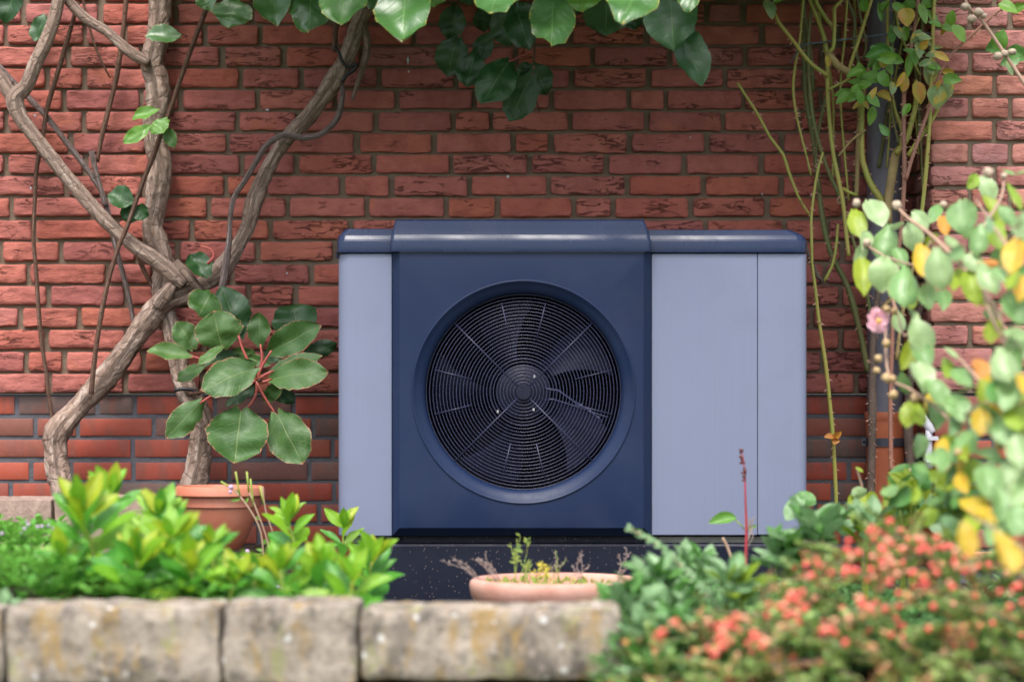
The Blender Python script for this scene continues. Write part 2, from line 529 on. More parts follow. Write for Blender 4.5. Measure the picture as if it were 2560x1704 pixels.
TERRA = m_plain("terracotta_plastic", (0.430, 0.130, 0.070), (0.455, 0.185, 0.125), 0.58, 7.0, 0.12, 0.0008)
BOWLM = m_plain("weathered_clay", (0.430, 0.195, 0.145), (0.520, 0.300, 0.245), 0.88, 9.0, 0.6, 0.002)
STONE = m_stone("lichen_stone", (0.33, 0.278, 0.232), (0.135, 0.115, 0.098))
BLOCK = m_stone("pink_stone", (0.324, 0.234, 0.1908), (0.2304, 0.162, 0.1368), lichen=False)
MOSS = m_stone("mossy_stone", (0.17, 0.18, 0.05), (0.10, 0.10, 0.045), lichen=False)
SOIL = m_plain("soil_earth", (0.075, 0.055, 0.042), (0.035, 0.026, 0.021), 0.95, 22.0, 1.0, 0.010, spec=0.1)
LAWN = m_plain("lawn", (0.075, 0.105, 0.040), (0.050, 0.080, 0.028), 0.9, 6.0, 0.8, 0.01, spec=0.1)
PIPEG = m_plain("grey_pipe", (0.1615, 0.1564, 0.1955), (0.1275, 0.1224, 0.1564), 0.42, 8.0, 0.06, 0.0008)
PIPEO = m_plain("orange_pipe", (0.5176, 0.154, 0.07395), (0.4437, 0.1294, 0.06779), 0.38, 8.0, 0.06, 0.0008)
WHITEP = m_plain("white_plastic", (0.4752, 0.468, 0.5184), (0.4176, 0.4104, 0.4752), 0.4, 20.0, 0.05, 0.0005)
BAND = m_plain("pipe_band", (0.085, 0.090, 0.115), (0.06, 0.065, 0.085), 0.45, 20.0, 0.1, 0.0005, metal=0.4)
BLACKT = m_plain("black_tie", (0.012, 0.012, 0.016), (0.008, 0.008, 0.010), 0.5, 30.0, 0.2, 0.001)
CANE = m_plain("rose_cane_green", (0.235, 0.260, 0.045), (0.290, 0.235, 0.050), 0.55, 14.0, 0.3, 0.001)
CANED = m_plain("rose_cane_deep", (0.090, 0.115, 0.030), (0.125, 0.110, 0.035), 0.55, 14.0, 0.3, 0.001)
CANEW = m_plain("rose_cane_woody", (0.290, 0.215, 0.085), (0.225, 0.155, 0.065), 0.7, 20.0, 0.6, 0.002)
CANER = m_plain("rose_cane_red", (0.270, 0.120, 0.075), (0.220, 0.095, 0.070), 0.55, 14.0, 0.3, 0.001)
CANEB = m_plain("old_cane_bark", (0.115, 0.080, 0.062), (0.070, 0.048, 0.038), 0.85, 30.0, 0.9, 0.003)
THORN = m_plain("thorn", (0.40, 0.235, 0.165), (0.30, 0.15, 0.10), 0.5, 30.0, 0.1, 0.0005)
ROSE = m_leaf("rose_leaf", (0.090, 0.240, 0.026), (0.165, 0.330, 0.040), rough=0.38, trans=0.30, vein=(0.16, 0.30, 0.09), vein_n=9)
ROSEP = m_leaf("rose_leaf_pale", (0.145, 0.250, 0.095), (0.185, 0.285, 0.105), edge=(0.42, 0.20, 0.12), edge_amt=0.05, rough=0.40, trans=0.25, blush=(0.48, 0.34, 0.04), vein_n=9)
ROSEY = m_leaf("rose_leaf_yellow", (0.50, 0.340, 0.035), (0.36, 0.330, 0.050), edge=(0.40, 0.14, 0.05), edge_amt=0.06, rough=0.42, trans=0.30, blush=(0.55, 0.22, 0.05), vein=(0.5, 0.42, 0.12), vein_n=9)
SHOOT = m_leaf("shoot_leaf", (0.160, 0.400, 0.024), (0.270, 0.460, 0.026), rough=0.22, trans=0.34, vein=(0.30, 0.50, 0.10), vein_n=8, spec=0.6, puckers=1.2)
SHOOTG = m_leaf("shoot_leaf_green", (0.065, 0.270, 0.032), (0.120, 0.360, 0.040), rough=0.22, trans=0.30, vein=(0.22, 0.45, 0.10), vein_n=8, spec=0.65, puckers=1.2)
SHOOTY = m_leaf("shoot_leaf_tip", (0.340, 0.470, 0.022), (0.370, 0.420, 0.028), edge=(0.42, 0.22, 0.05), edge_amt=0.05, rough=0.30, trans=0.34, vein=(0.42, 0.50, 0.10), vein_n=8, puckers=1.2)
STEMG = m_plain("green_stem", (0.200, 0.290, 0.040), (0.260, 0.280, 0.050), 0.5, 20.0, 0.1, 0.0005)
COVER = m_leaf("cover_leaf", (0.070, 0.270, 0.030), (0.150, 0.360, 0.050), rough=0.36, trans=0.30, island=True, puckers=0.6)
MALLOW = m_leaf("mallow_leaf", (0.145, 0.300, 0.085), (0.230, 0.380, 0.150), edge=(0.42, 0.36, 0.12), edge_amt=0.03, rough=0.30, trans=0.26, vein=(0.30, 0.42, 0.18), spec=0.6, vein_n=6, puckers=0.9)
MALLOWP = m_leaf("mallow_leaf_pale", (0.230, 0.360, 0.130), (0.300, 0.410, 0.200), edge=(0.55, 0.36, 0.30), edge_amt=0.04, rough=0.30, trans=0.20, vein=(0.36, 0.50, 0.30), spec=0.55, vein_n=6, puckers=0.9)
MALLOWG = m_leaf("mallow_leaf_lime", (0.230, 0.370, 0.030), (0.330, 0.400, 0.030), rough=0.36, trans=0.36, vein=(0.36, 0.44, 0.10), vein_n=6, puckers=0.8)
MALLOWY = m_leaf("mallow_leaf_yellow", (0.620, 0.400, 0.025), (0.500, 0.380, 0.030), rough=0.38, trans=0.35, vein=(0.55, 0.45, 0.12), blush=(0.62, 0.30, 0.05), vein_n=6, puckers=0.8)
MALLOWO = m_leaf("mallow_leaf_orange", (0.600, 0.270, 0.035), (0.560, 0.220, 0.060), rough=0.40, trans=0.30, vein=(0.55, 0.36, 0.12), vein_n=6)
MSTEM = m_plain("mallow_stem", (0.400, 0.255, 0.190), (0.300, 0.190, 0.130), 0.6, 20.0, 0.2, 0.001)
POD = m_plain("seed_pod", (0.470, 0.330, 0.170), (0.360, 0.240, 0.120), 0.7, 60.0, 0.5, 0.001)
PODW = m_plain("pale_seed_head", (0.500, 0.400, 0.300), (0.360, 0.270, 0.200), 0.8, 90.0, 0.8, 0.002)
PETAL = m_leaf("pink_petal", (0.860, 0.420, 0.520), (0.880, 0.520, 0.620), rough=0.5, trans=0.35, vein=(0.78, 0.55, 0.60), vein_n=5, spec=0.3)
STAMEN = m_plain("stamen", (0.720, 0.400, 0.120), (0.640, 0.300, 0.090), 0.6, 60.0, 0.5, 0.001)
SAGE = m_leaf("grey_green_leaf", (0.145, 0.290, 0.115), (0.235, 0.370, 0.190), rough=0.38, trans=0.22, vein=(0.26, 0.38, 0.20), vein_n=7, puckers=0.9)
SAGED = m_leaf("deep_green_leaf", (0.065, 0.205, 0.034), (0.110, 0.260, 0.060), rough=0.34, trans=0.24, vein=(0.16, 0.30, 0.10), vein_n=7, puckers=0.8)
COTO = m_leaf("shrub_leaf", (0.095, 0.230, 0.034), (0.300, 0.390, 0.105), rough=0.36, trans=0.25, island=True, vein=(0.25, 0.30, 0.12), puckers=0.4)
COTOR = m_leaf("shrub_leaf_autumn", (0.480, 0.230, 0.060), (0.540, 0.300, 0.190), rough=0.42, trans=0.25, island=True, vein=(0.36, 0.22, 0.12), puckers=0.4)
COTOS = m_plain("shrub_twig", (0.110, 0.070, 0.050), (0.170, 0.120, 0.090), 0.8, 30.0, 0.4, 0.001)
BERRY = m_plain("red_berry", (0.700, 0.055, 0.045), (0.750, 0.130, 0.100), 0.28, 40.0, 0.05, 0.0005, spec=0.7)
BERRYO = m_plain("orange_berry", (0.700, 0.240, 0.120), (0.660, 0.320, 0.240), 0.35, 40.0, 0.05, 0.0005, spec=0.6)
LILAC = m_plain("lilac_petal", (0.42, 0.27, 0.48), (0.465, 0.33, 0.51), 0.5, 40.0, 0.05, 0.0005)
DRYW = m_plain("dry_weed", (0.300, 0.235, 0.215), (0.200, 0.150, 0.130), 0.8, 40.0, 0.3, 0.001)
WEEDG = m_plain("weed_green", (0.170, 0.300, 0.060), (0.300, 0.340, 0.060), 0.6, 40.0, 0.2, 0.001)
WEEDY = m_plain("weed_yellow", (0.560, 0.470, 0.040), (0.440, 0.380, 0.050), 0.6, 40.0, 0.2, 0.001)
REDST = m_plain("crimson_stalk", (0.380, 0.025, 0.045), (0.240, 0.030, 0.040), 0.5, 20.0, 0.2, 0.001)
DARKSEED = m_plain("dark_seed", (0.120, 0.028, 0.024), (0.075, 0.020, 0.018), 0.7, 60.0, 0.5, 0.001)
WIREG = m_plain("tie_wire_green", (0.110, 0.150, 0.185), (0.045, 0.062, 0.080), 0.45, 60.0, 0.2, 0.0005)

# ------------------------------------------------------------------ ground and beds
def soil_z(x, y):
    def ss(a, b, t):
        t = max(0.0, min(1.0, (t - a) / (b - a)))
        return t * t * (3 - 2 * t)
    z = 0.195 - 0.135 * ss(-0.68, -0.36, x) + 0.05 * ss(0.15, 0.55, x)
    if y < -1.2 and x < 0.2:
        z += 0.03 * ss(-0.5, -0.2, x)
    return z + 0.012 * nz(x * 7, y * 7) + 0.006 * nz(x * 25, y * 25)

g = MB()
for ring, s in ((0, 900),):
    g.add([(-s, -s, 0), (s, -s, 0), (s, s, 0), (-s, s, 0)], [(0, 1, 2, 3)])
gm = g.mesh("ground")
for v in gm.vertices: v.co.z = -0.17
obj("ground", gm, LAWN, kind="structure")

s = MB()
nx_, ny_ = 140, 70
V = []
for j in range(ny_ + 1):
    for i in range(nx_ + 1):
        x = -2.6 + 5.2 * i / nx_; y = -2.28 + 2.30 * j / ny_
        V.append((x, y, soil_z(x, y)))
Fc = [(j * (nx_ + 1) + i, j * (nx_ + 1) + i + 1, (j + 1) * (nx_ + 1) + i + 1, (j + 1) * (nx_ + 1) + i) for j in range(ny_) for i in range(nx_)]
obj("soil_bed", mesh("soil_bed", V, Fc), SOIL, kind="structure")

# ------------------------------------------------------------------ brick walls
def brick_geo(w, h, depth, seed, rough=1.0, nx=None, nzz=5):
    """one brick centred on the origin, front face at y=0, back at y=depth"""
    nx = nx or max(6, int(w / 0.012))
    V, Fc = [], []
    e = 0.0042
    gu = [-1.0] + [(-1 + 2 * e / w) + (2 - 4 * e / w) * i / (nx - 2) for i in range(nx - 1)] + [1.0]
    if nzz < 4: nzz = 4
    gv = [-1.0] + [(-1 + 2 * e / h) + (2 - 4 * e / h) * i / (nzz - 2) for i in range(nzz - 1)] + [1.0]
    ins = 0.0022 * rough + 0.0012
    for j in range(nzz + 1):
        for i in range(nx + 1):
            u = gu[i]; v = gv[j]
            x = u * w / 2; z = v * h / 2
            # uneven outline
            if rough > 0:
                z += 0.0026 * rough * nz(x * 26 + seed, seed * 1.7, v * 1.1) * abs(v)
                x += 0.0030 * rough * nz(z * 40 + seed, 4.4 + seed, u * 1.1) * abs(u)
            # soft corners
            if abs(u) > 0.999 and abs(v) > 0.999:
                x *= 1 - 0.10 * min(1, rough) * h / w; z *= 1 - 0.09 * min(1, rough)
            y = 0.0
            if rough > 0:
                y += 0.0034 * rough * nz(x * 30 + seed, z * 60, seed) + 0.0026 * rough * nz(x * 75, z * 130 + seed, seed)
            e = max(abs(u) * (1 if i in (0, nx) else 0), abs(v) * (1 if j in (0, nzz) else 0))
            if e > 0.99:
                y = ins
            V.append(Vector((x, y, z)))
    W = nx + 1
    for j in range(nzz):
        for i in range(nx):
            Fc.append((j * W + i, j * W + i + 1, (j + 1) * W + i + 1, (j + 1) * W + i))
    rim = [i for i in range(W)] + [j * W + nx for j in range(1, nzz + 1)] + [nzz * W + i for i in range(nx - 1, -1, -1)] + [j * W for j in range(nzz - 1, 0, -1)]
    n0 = len(V)
    for k in rim:
        V.append(Vector((V[k].x, depth, V[k].z)))
    m = len(rim)
    for a in range(m):
        b = (a + 1) % m
        Fc.append((rim[b], rim[a], n0 + a, n0 + b))
    return V, Fc

PITCH = 194.0
def fill_row(js, lo, hi, jig=0.0):
    js = sorted(js)
    out = [js[0]]
    while out[0] > lo:
        out.insert(0, out[0] - PITCH + random.uniform(-4, 4))
    full = [out[-1]] if False else out
    for a, b in zip(js, js[1:]):
        n = max(1, round((b - a) / PITCH))
        if (b - a) < 1.45 * PITCH: n = 1
        for k in range(1, n + 1):
            full.append(a + (b - a) * k / n)
    while full[-1] < hi:
        full.append(full[-1] + PITCH + random.uniform(-4, 4))
    return full

UP_ROWS = [
    (10, [57, 250, 440, 630, 822, 1010, 1200, 1390, 1580, 1765, 1858, 2050]),
    (64, [13, 212, 312, 511, 652, 840, 1035, 1230, 1425, 1617, 1906, 2098]),
    (118, [170, 357, 554, 709, 904, 1098, 1290, 1482, 1673, 1863, 2055]),
    (172, [117, 211, 405, 601, 753, 948, 1139, 1333, 1429, 1622, 1814, 2010]),
    (226, [160, 352, 450, 645, 838, 992, 1185, 1378, 1571, 1665, 1859, 2052]),
    (280, [16, 208, 400, 593, 745, 940, 1134, 1228, 1425, 1618, 1808, 1998]),
    (334, [-20, 176, 370, 569, 700, 892, 1086, 1283, 1378, 1574, 1768, 1955, 2145]),
    (387, [15, 212, 410, 603, 741, 935, 1128, 1323, 1516, 1710, 1904, 2096]),
    (441, [-30, 163, 361, 565, 660, 855, 979, 1175, 1372, 1567, 1760, 1953, 2140]),
    (495, [28, 231, 370, 522, 719, 917, 1115, 1243, 1436, 1533, 1726, 1919, 2110]),
    (551, [84, 290, 480, 675, 877, 1075, 1270, 1460, 1580, 1764, 1961, 2070]),
    (605, [2, 151, 344, 444, 643, 838, 2107]),
    (661, [70, 267, 382, 579, 777, 2063]),
    (715, [121, 314, 425, 620, 739, 930, 2102]),
    (770, [51, 197, 385, 590, 785, 980, 2030, 2200]),
    (825, [-75, 115, 316, 510, 700, 890, 2102]),
    (880, [64, 161, 357, 552, 745, 940, 2057]),
    (934, [-75, 121, 312, 505, 700, 895, 2141]),
]
LO_ROWS = [
    (991, [38, 240, 334, 535, 732, 925, 1990, 2180]),
    (1046, [85, 191, 382, 520, 715, 781, 975, 2010, 2190]),
    (1099, [-70, 123, 329, 505, 658, 830, 2005, 2200]),
    (1156, [74, 174, 331, 571, 772, 960, 2125]),
    (1208, [23, 150, 240, 433, 637, 834, 2085]),
    (1261, [-40, 155, 350, 545, 700, 796, 2040, 2150]),
    (1315, [60, 255, 450, 645, 750, 945, 2110]),
    (1369, [-30, 165, 360, 555, 770, 965, 2050]),
    (1423, [40, 235, 430, 625, 740, 935, 2100]),
]
DW = 6.9
PX = DW / F

def hidden(x0, x1, y0, y1):
    if x1 < -5 or x0 > 2272 or y1 < -4: return True
    if y0 > 575 and x0 > 850 and x1 < 2010: return True
    if y0 > 1262 and (x1 < 380): return True
    if y0 > 1380: return True
    return False

def build_wall(name, label, rows, h_px, yface, mat, mort, mrec, rough, zbot, ztop, extra_rows):
    t = thing(name, label, "wall", (0, yface, zbot))
    v, f = box(-2.7, 1.75, yface + mrec, yface + 0.24, zbot, ztop)
    # mortar sheet: gently uneven front
    m = MB()
    nx, nzz = 200, 60
    vv = []
    for j in range(nzz + 1):
        for i in range(nx + 1):
            x = -2.7 + 4.45 * i / nx; z = zbot + (ztop - zbot) * j / nzz
            vv.append((x, yface + mrec + 0.0025 * nz(x * 20, z * 20, 9), z))
    m.add(vv, [(j * (nx + 1) + i, j * (nx + 1) + i + 1, (j + 1) * (nx + 1) + i + 1, (j + 1) * (nx + 1) + i) for j in range(nzz) for i in range(nx)])
    v, f = box(-2.7, 1.75, yface + mrec + 0.012, yface + 0.24, zbot, ztop)
    m.add(v, f)
    obj("mortar", m.mesh("mortar"), mort, t)
    rest = MB()
    cnt = 0
    for (ytop, js) in list(rows) + extra_rows:
        full = fill_row(js, -420, 2360)
        for a, b in zip(full, full[1:]):
            g_ = random.uniform(11, 17) if rough > 0.5 else 12
            x0, x1 = a + g_ / 2, b - g_ / 2
            hh = h_px + (random.uniform(-1.5, 1.5) if rough > 0.5 else 0)
            cx = ((x0 + x1) / 2 - 1280) * PX
            cz = CAMZ - (ytop + hh / 2 - HOR) * PX
            w, h = (x1 - x0) * PX, hh * PX
            dy = random.uniform(-0.0025, 0.0025) * (1 if rough > 0.5 else 0.4)
            V, Fc = brick_geo(w, h, 0.06, random.uniform(0, 90), rough, None if not hidden(x0, x1, ytop, ytop + hh) else 4, 7 if rough > 0.5 else 4)
            tilt = random.uniform(-0.006, 0.006) * rough
            M = Matrix.Translation((cx, yface + dy, cz)) @ Matrix.Rotation(tilt, 4, 'Y')
            if hidden(x0, x1, ytop, ytop + hh):
                rest.add([M @ q for q in V], Fc)
            else:
                o = obj("brick", mesh("brick", V, Fc), mat, t, M)
                sharpen(o, 50)
                cnt += 1
    if rest.v:
        obj("brick_courses", rest.mesh("brick_courses"), mat, t, kind="stuff")
    print("WALL", name, cnt)
    return t

extra_up = [(10 - 54.3 * k, [random.uniform(0, 190), random.uniform(0, 190) + 800]) for k in range(1, 12)]
UPW = build_wall("brick_wall", "rough handmade red brick wall with sandy joints behind the heat pump", UP_ROWS, 46, 0.0, BR, MO, 0.0145, 1.0,
           CAMZ - (984 - HOR) * PX, 2.45, extra_up)
build_wall("plinth_wall", "smooth red and brown brick base of the wall with dark grey joints", LO_ROWS, 43, 0.020, BS, MD, 0.004, 0.12,
           -0.17, CAMZ - (985.5 - HOR) * PX, [])

sp = MB()
for sx, sy, w, h in ((1020, 152, 5, 14), (1022, 180, 3, 5), (718, 683, 4, 4), (88, 290, 6, 4), (885, 176, 6, 5), (1270, 442, 7, 6), (850, 195, 4, 4), (1905, 486, 4, 4), (78, 470, 4, 5), (1725, 344, 4, 3), (668, 275, 10, 4)):
    p = at(sx, sy, 6.9)
    ring = [Vector((p.x + math.cos(a) * w * PX * .6 * random.uniform(.6, 1.2), -0.0052, p.z + math.sin(a) * h * PX * .6 * random.uniform(.7, 1.2))) for a in [q * .6283 for q in range(10)]]
    sp.add([Vector((p.x, -0.0062, p.z))] + ring, [(0, 1 + q, 1 + (q + 1) % 10) for q in range(10)])
obj("lime_spots", sp.mesh("lime_spots"), WHITEP, UPW, kind="stuff")

# pier on the right that steps forward
DP = 6.6
PXP = DP / F
px0 = (2328 - 1280) * PXP
def build_pier():
    yf = CAMY + DP
    zsplit = CAMZ - (982 - HOR) * PXP
    t = thing("brick_pier", "sunlit pinkish brick pier stepping forward beside the downpipe", "brick pier", (px0 + 0.2, yf, -0.17))
    m = MB()
    v, f = box(px0 + 0.009, px0 + 0.8, yf + 0.010, -0.001, zsplit, 2.4); m.add(v, f)
    obj("mortar", m.mesh("mortar", False), MO, t)
    m = MB()
    v, f = box(px0 + 0.022, px0 + 0.8, yf + 0.023, 0.018, -0.17, zsplit - 0.002); m.add(v, f)
    obj("mortar", m.mesh("mortar", False), MD, t)
    front = {0: [2426, 2526], 1: [2487]}
    rest = MB()
    for k in range(-16, 21):
        ytop = 246 + 56.8 * k
        low = ytop > 960
        if low:
            ytop = 990 + 55.6 * (k - 13)
        hh = (47 if not low else 45)
        par = k % 2
        cz = CAMZ - (ytop + hh / 2 - HOR) * PXP
        h = hh * PXP
        rough = 0.12 if low else 1.0
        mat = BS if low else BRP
        off = 0.013 if low else 0.0
        seen = -60 < ytop < 1330
        def put(w, cx, y, rotz, dep):
            V, Fc = brick_geo(w, h, dep, random.uniform(0, 90), rough, None if seen else 4, 5 if not low else 3)
            M = Matrix.Translation((cx, y, cz)) @ Matrix.Rotation(rotz, 4, 'Z')
            if seen and cx < px0 + 0.42:
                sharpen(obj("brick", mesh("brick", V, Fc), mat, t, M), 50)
            else:
                rest.add([M @ q for q in V], Fc)
        gap = 0.013
        # front face
        edges = [2328] + front[par] + ([2526 + 104] if par == 0 else [2487 + 203])
        for i, (a, b) in enumerate(zip(edges, edges[1:])):
            xa = px0 + (a - 2328) * PXP + (gap / 2 if i else off); xb = px0 + (b - 2328) * PXP - gap / 2
            put(xb - xa, (xa + xb) / 2, yf + off + random.uniform(-.002, .002), 0, 0.05)
        # return face (normal towards -x)
        first = 0.21 if par == 0 else 0.10
        ya = yf + off + 0.004; yb = yf + first
        put(yb - ya - gap / 2, px0 + off, (ya + yb - gap / 2) / 2, -math.pi / 2, 0.05)
        y2 = yb + gap / 2
        if -0.003 - y2 > 0.03:
            put(-0.003 - y2, px0 + off, (y2 - 0.003) / 2, -math.pi / 2, 0.05)
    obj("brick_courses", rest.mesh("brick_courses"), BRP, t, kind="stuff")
build_pier()

# ------------------------------------------------------------------ heat pump
DH = 6.2
KH = DH / F
HY = CAMY + DH          # front plane y = -0.7
def hx(s): return (s - 1280) * KH
def hz(s): return CAMZ - (s - HOR) * KH

def build_pump():
    zb = hz(1357)
    t = thing("heat_pump", "large navy and silver air heat pump with a round fan grille", "heat pump", (hx(1430), HY + 0.25, soil_z(0, -0.6)))
    YB = HY + 0.46
    # inner casing
    v, f = box(hx(852), hx(984), HY + 0.060, YB - 0.01, hz(1352), hz(628))
    c = MB(); c.add(v, f)
    v, f = box(hx(984), hx(1622), HY + 0.24, YB - 0.01, hz(1352), hz(628)); c.add(v, f)
    v, f = box(hx(1622), hx(2012), HY + 0.060, YB - 0.01, hz(1352), hz(628)); c.add(v, f)
    v, f = box(hx(984), hx(1622), HY + 0.055, HY + 0.24, hz(1352), hz(1240)); c.add(v, f)
    v, f = box(hx(984), hx(1622), HY + 0.055, HY + 0.24, hz(722), hz(628)); c.add(v, f)
    obj("casing", c.mesh("casing", False), INNER, t)
    # silver panels
    def panel(name, x0, x1, r, z0, z1, y0):
        n = 8
        lv = []
        for (z, ins) in ((z0, 0.002), (z0 + 0.002, 0), (z1 - 0.002, 0), (z1, 0.002)):
            lv.append((rrect(x0 + ins, x1 - ins, y0 + ins, YB, r, n), z))
        V, Fc = loft(lv)
        return sharpen(obj(name, mesh(name, V, Fc), SILV, t), 40)
    e = 0.0015
    panel("side_panel", hx(842), hx(978), (0.034, e), hz(1341), hz(632), HY + 0.032)
    panel("side_panel", hx(1631), hx(1896.3), (e, e), hz(1339), hz(632), HY + 0.032)
    panel("side_panel", hx(1897.8), hx(2022), (e, 0.020), hz(1338), hz(632), HY + 0.032)
    # base strips under the silver panels
    for x0, x1 in ((880, 978), (1631, 2004)):
        v, f = box(hx(x0), hx(x1), HY + 0.050, HY + 0.40, hz(1358), hz(1341) - 0.0025)
        obj("base_strip", mesh("base_strip", v, f, False), STRIP, t)
    # front panel: flat face with round opening, chamfered sides and undercut bottom
    cx, cz = hx(1308.8), hz(979.4)
    R0 = 281 * KH
    N = 128
    fr = MB()
    def rectpt(a, x0, x1, z0, z1):
        dx, dz = math.cos(a), math.sin(a)
        tt = 1e9
        if dx > 1e-9: tt = min(tt, (x1 - cx) / dx)
        if dx < -1e-9: tt = min(tt, (x0 - cx) / dx)
        if dz > 1e-9: tt = min(tt, (z1 - cz) / dz)
        if dz < -1e-9: tt = min(tt, (z0 - cz) / dz)
        return cx + dx * tt, cz + dz * tt
    ix0, ix1, iz0, iz1 = hx(999), hx(1609), hz(1319), hz(632.5)
    ox0, ox1, oz0, oz1 = hx(980), hx(1629), hz(1339), hz(631)
    cor = [math.atan2(z - cz, x - cx) for x, z in ((ix0, iz0), (ix1, iz0), (ix1, iz1), (ix0, iz1))]
    angs = sorted([2 * math.pi * k / N - math.pi for k in range(N)] + cor)
    # drop regular angles too close to the corners
    A = []
    for a in angs:
        if a not in cor and any(abs(a - c0) < 0.02 for c0 in cor): continue
        A.append(a)
    n = len(A)
    prof = [(R0, 0.0), (R0 - 0.001, -0.0022), (R0 - 0.0035, -0.003), (R0 - 0.006, -0.0018), (R0 - 0.0085, 0.0012), (R0 - 0.018, 0.0065), (R0 - 0.027, 0.0125), (R0 - 0.0325, 0.018), (R0 - 0.0352, 0.0245), (R0 - 0.0355, 0.12)]
    V = []
    for a in A:   # outermost -> inwards
        x, z = rectpt(a, ix0, ix1, iz0, iz1)
        fx = ox0 + (x - ix0) / (ix1 - ix0) * (ox1 - ox0); fz = oz0 + (z - iz0) / (iz1 - iz0) * (oz1 - oz0)
        V.append((fx, HY + 0.075, fz))
    for a in A:
        x, z = rectpt(a, ix0, ix1, iz0, iz1)
        fx = ox0 + (x - ix0) / (ix1 - ix0) * (ox1 - ox0); fz = oz0 + (z - iz0) / (iz1 - iz0) * (oz1 - oz0)
        V.append((fx, HY + 0.024, fz))
    for sh, yy in ((0.0028, 0.0035), (0.0, 0.0006)):
        for a in A:
            x, z = rectpt(a, ix0, ix1, iz0, iz1)
            V.append((x + math.copysign(sh, x - cx) * (1 if abs(abs(x - cx)) > 0 else 0), HY + yy, z + math.copysign(sh * 0.6, z - cz)))
    for a in A:
        x, z = rectpt(a, ix0, ix1, iz0, iz1)
        V.append((x - math.copysign(0.003, x - cx), HY, z - math.copysign(0.003, z - cz)))
    for r, y in prof:
        for a in A:
            V.append((cx + r * math.cos(a), HY + y, cz + r * math.sin(a)))
    L = len(V) // n
    Fc = []
    for i in range(L - 1):
        for j in range(n):
            k = (j + 1) % n
            Fc.append((i * n + j, i * n + k, (i + 1) * n + k, (i + 1) * n + j))
    sharpen(obj("front_panel", mesh("front_panel", V, Fc), NAVY, t), 28)
    # shroud behind the opening
    V, Fc = lathe([(R0 - 0.0358, 0.118), (R0 - 0.034, 0.235), (0.0, 0.236)], (cx, HY, cz), 'Y', 64)
    obj("fan_shroud", mesh("fan_shroud", V, Fc), INNER, t)
    # pale strip painting in the highlight along the gap between lid and front panel
    v, f = box(hx(999), hx(1612), HY - 0.003, HY + 0.05, hz(631.2), hz(629.2))
    obj("seam_highlight", mesh("seam_highlight", v, f, False), SILV, t)
    # lid in three sections, each with sloped top, ledge and fascia
    def lid(x0, x1, ztop, yf, rl, rr_, il, ir):
        hr = (586.5 - ztop) / 39.5
        zz = lambda s_: hz(s_)
        lv = []
        P = [(630, 0.004, 0), (629, 0.0, 0), (601.5, -0.002, 0), (599.5, -0.001, 0.0), (598.3, 0.0005, 0.02), (597, 0.0012, 0.05), (588.5, 0.0060, 0.12), (587.3, 0.0066, 0.14), (586.5, 0.0069, 0.16)]
        for s_, y_, k in P:
            lv.append((rrect(x0 + il * k, x1 - ir * k, yf + y_, YB + 0.01, (rl, rr_), 6), zz(s_)))
        st = 586.5
        for k, (fz_, yy) in enumerate(((0.5, 0.0092), (0.86, 0.0118), (0.94, 0.0150), (0.98, 0.021), (1.0, 0.033))):
            s_ = st + (ztop - st) * fz_
            kk = 0.16 + 0.84 * (fz_ ** 1.1)
            yy = 0.0069 + (yy - 0.0069) * (hr if fz_ < .9 else max(hr, .7))
            lv.append((rrect(x0 + il * kk, x1 - ir * kk, yf + yy, YB - 0.01 - yy * 0.5, (rl, rr_), 6), zz(s_)))
        V, Fc = loft(lv)
        return V, Fc
    V, Fc = lid(hx(840), hx(984), 568.5, HY + 0.024, 0.022, 0.002, 21 * KH, 0.0)
    sharpen(obj("lid_section", mesh("lid_section", V, Fc), NAVYLID, t), 30)
    V, Fc = lid(hx(976.5), hx(1627), 547, HY - 0.008, 0.010, 0.010, 12 * KH, 17 * KH)
    sharpen(obj("lid_section", mesh("lid_section", V, Fc), NAVYLID, t), 30)
    V, Fc = lid(hx(1621), hx(2022), 571, HY + 0.024, 0.002, 0.026, 0.0, 38 * KH)
    sharpen(obj("lid_section", mesh("lid_section", V, Fc), NAVYLID, t), 30)
    # grille
    gr = sharpen(obj("grille", mesh("grille", *lathe([(0.0, 0.023), (0.019, 0.023), (0.0205, 0.025), (0.0205, 0.033), (0.0, 0.033)], (cx, HY, cz), 'Y', 32)), CAPM, t), 30)
    rmax = R0 - 0.0375
    nr = 27
    for i in range(nr):
        r = 0.0255 + (rmax - 0.0255) * i / (nr - 1)
        prof = [(r + 0.00092 * math.cos(b), 0.030 + 0.00092 * math.sin(b)) for b in [2 * math.pi * q / 5 for q in range(6)]]
        V, Fc = lathe(prof, (cx, HY, cz), 'Y', 72)
        obj("ring", mesh("ring", V, Fc), WIRE, gr)
    def spoke(a, r0, r1, rad):
        d0 = Vector((math.cos(a), 0, math.sin(a)))
        V, Fc, U = tube([Vector((cx, HY + 0.0275, cz)) + d0 * r0, Vector((cx, HY + 0.0275, cz)) + d0 * r1], rad, 6, 1.0)
        obj("spoke", mesh("spoke", V, Fc), WIRE, gr)
    for q in (45, 135, 225, 315):
        spoke(R(q), 0.018, rmax, 0.0013)
    for q in (14, -14, 76, 104, 166, 194, 256, 284):
        spoke(R(q), 0.136, 0.236, 0.0012)
    # pale clips on the hub ring
    for q, rr in ((55, 0.049), (-60, 0.052), (217, 0.083)):
        p = Vector((cx + rr * math.cos(R(q)), HY + 0.0255, cz + rr * math.sin(R(q))))
        v, f = box(p.x - .0022, p.x + .0022, p.y - .002, p.y + .004, p.z - .0035, p.z + .0035)
        obj("clip", mesh("clip", v, f, False), STEEL, gr)
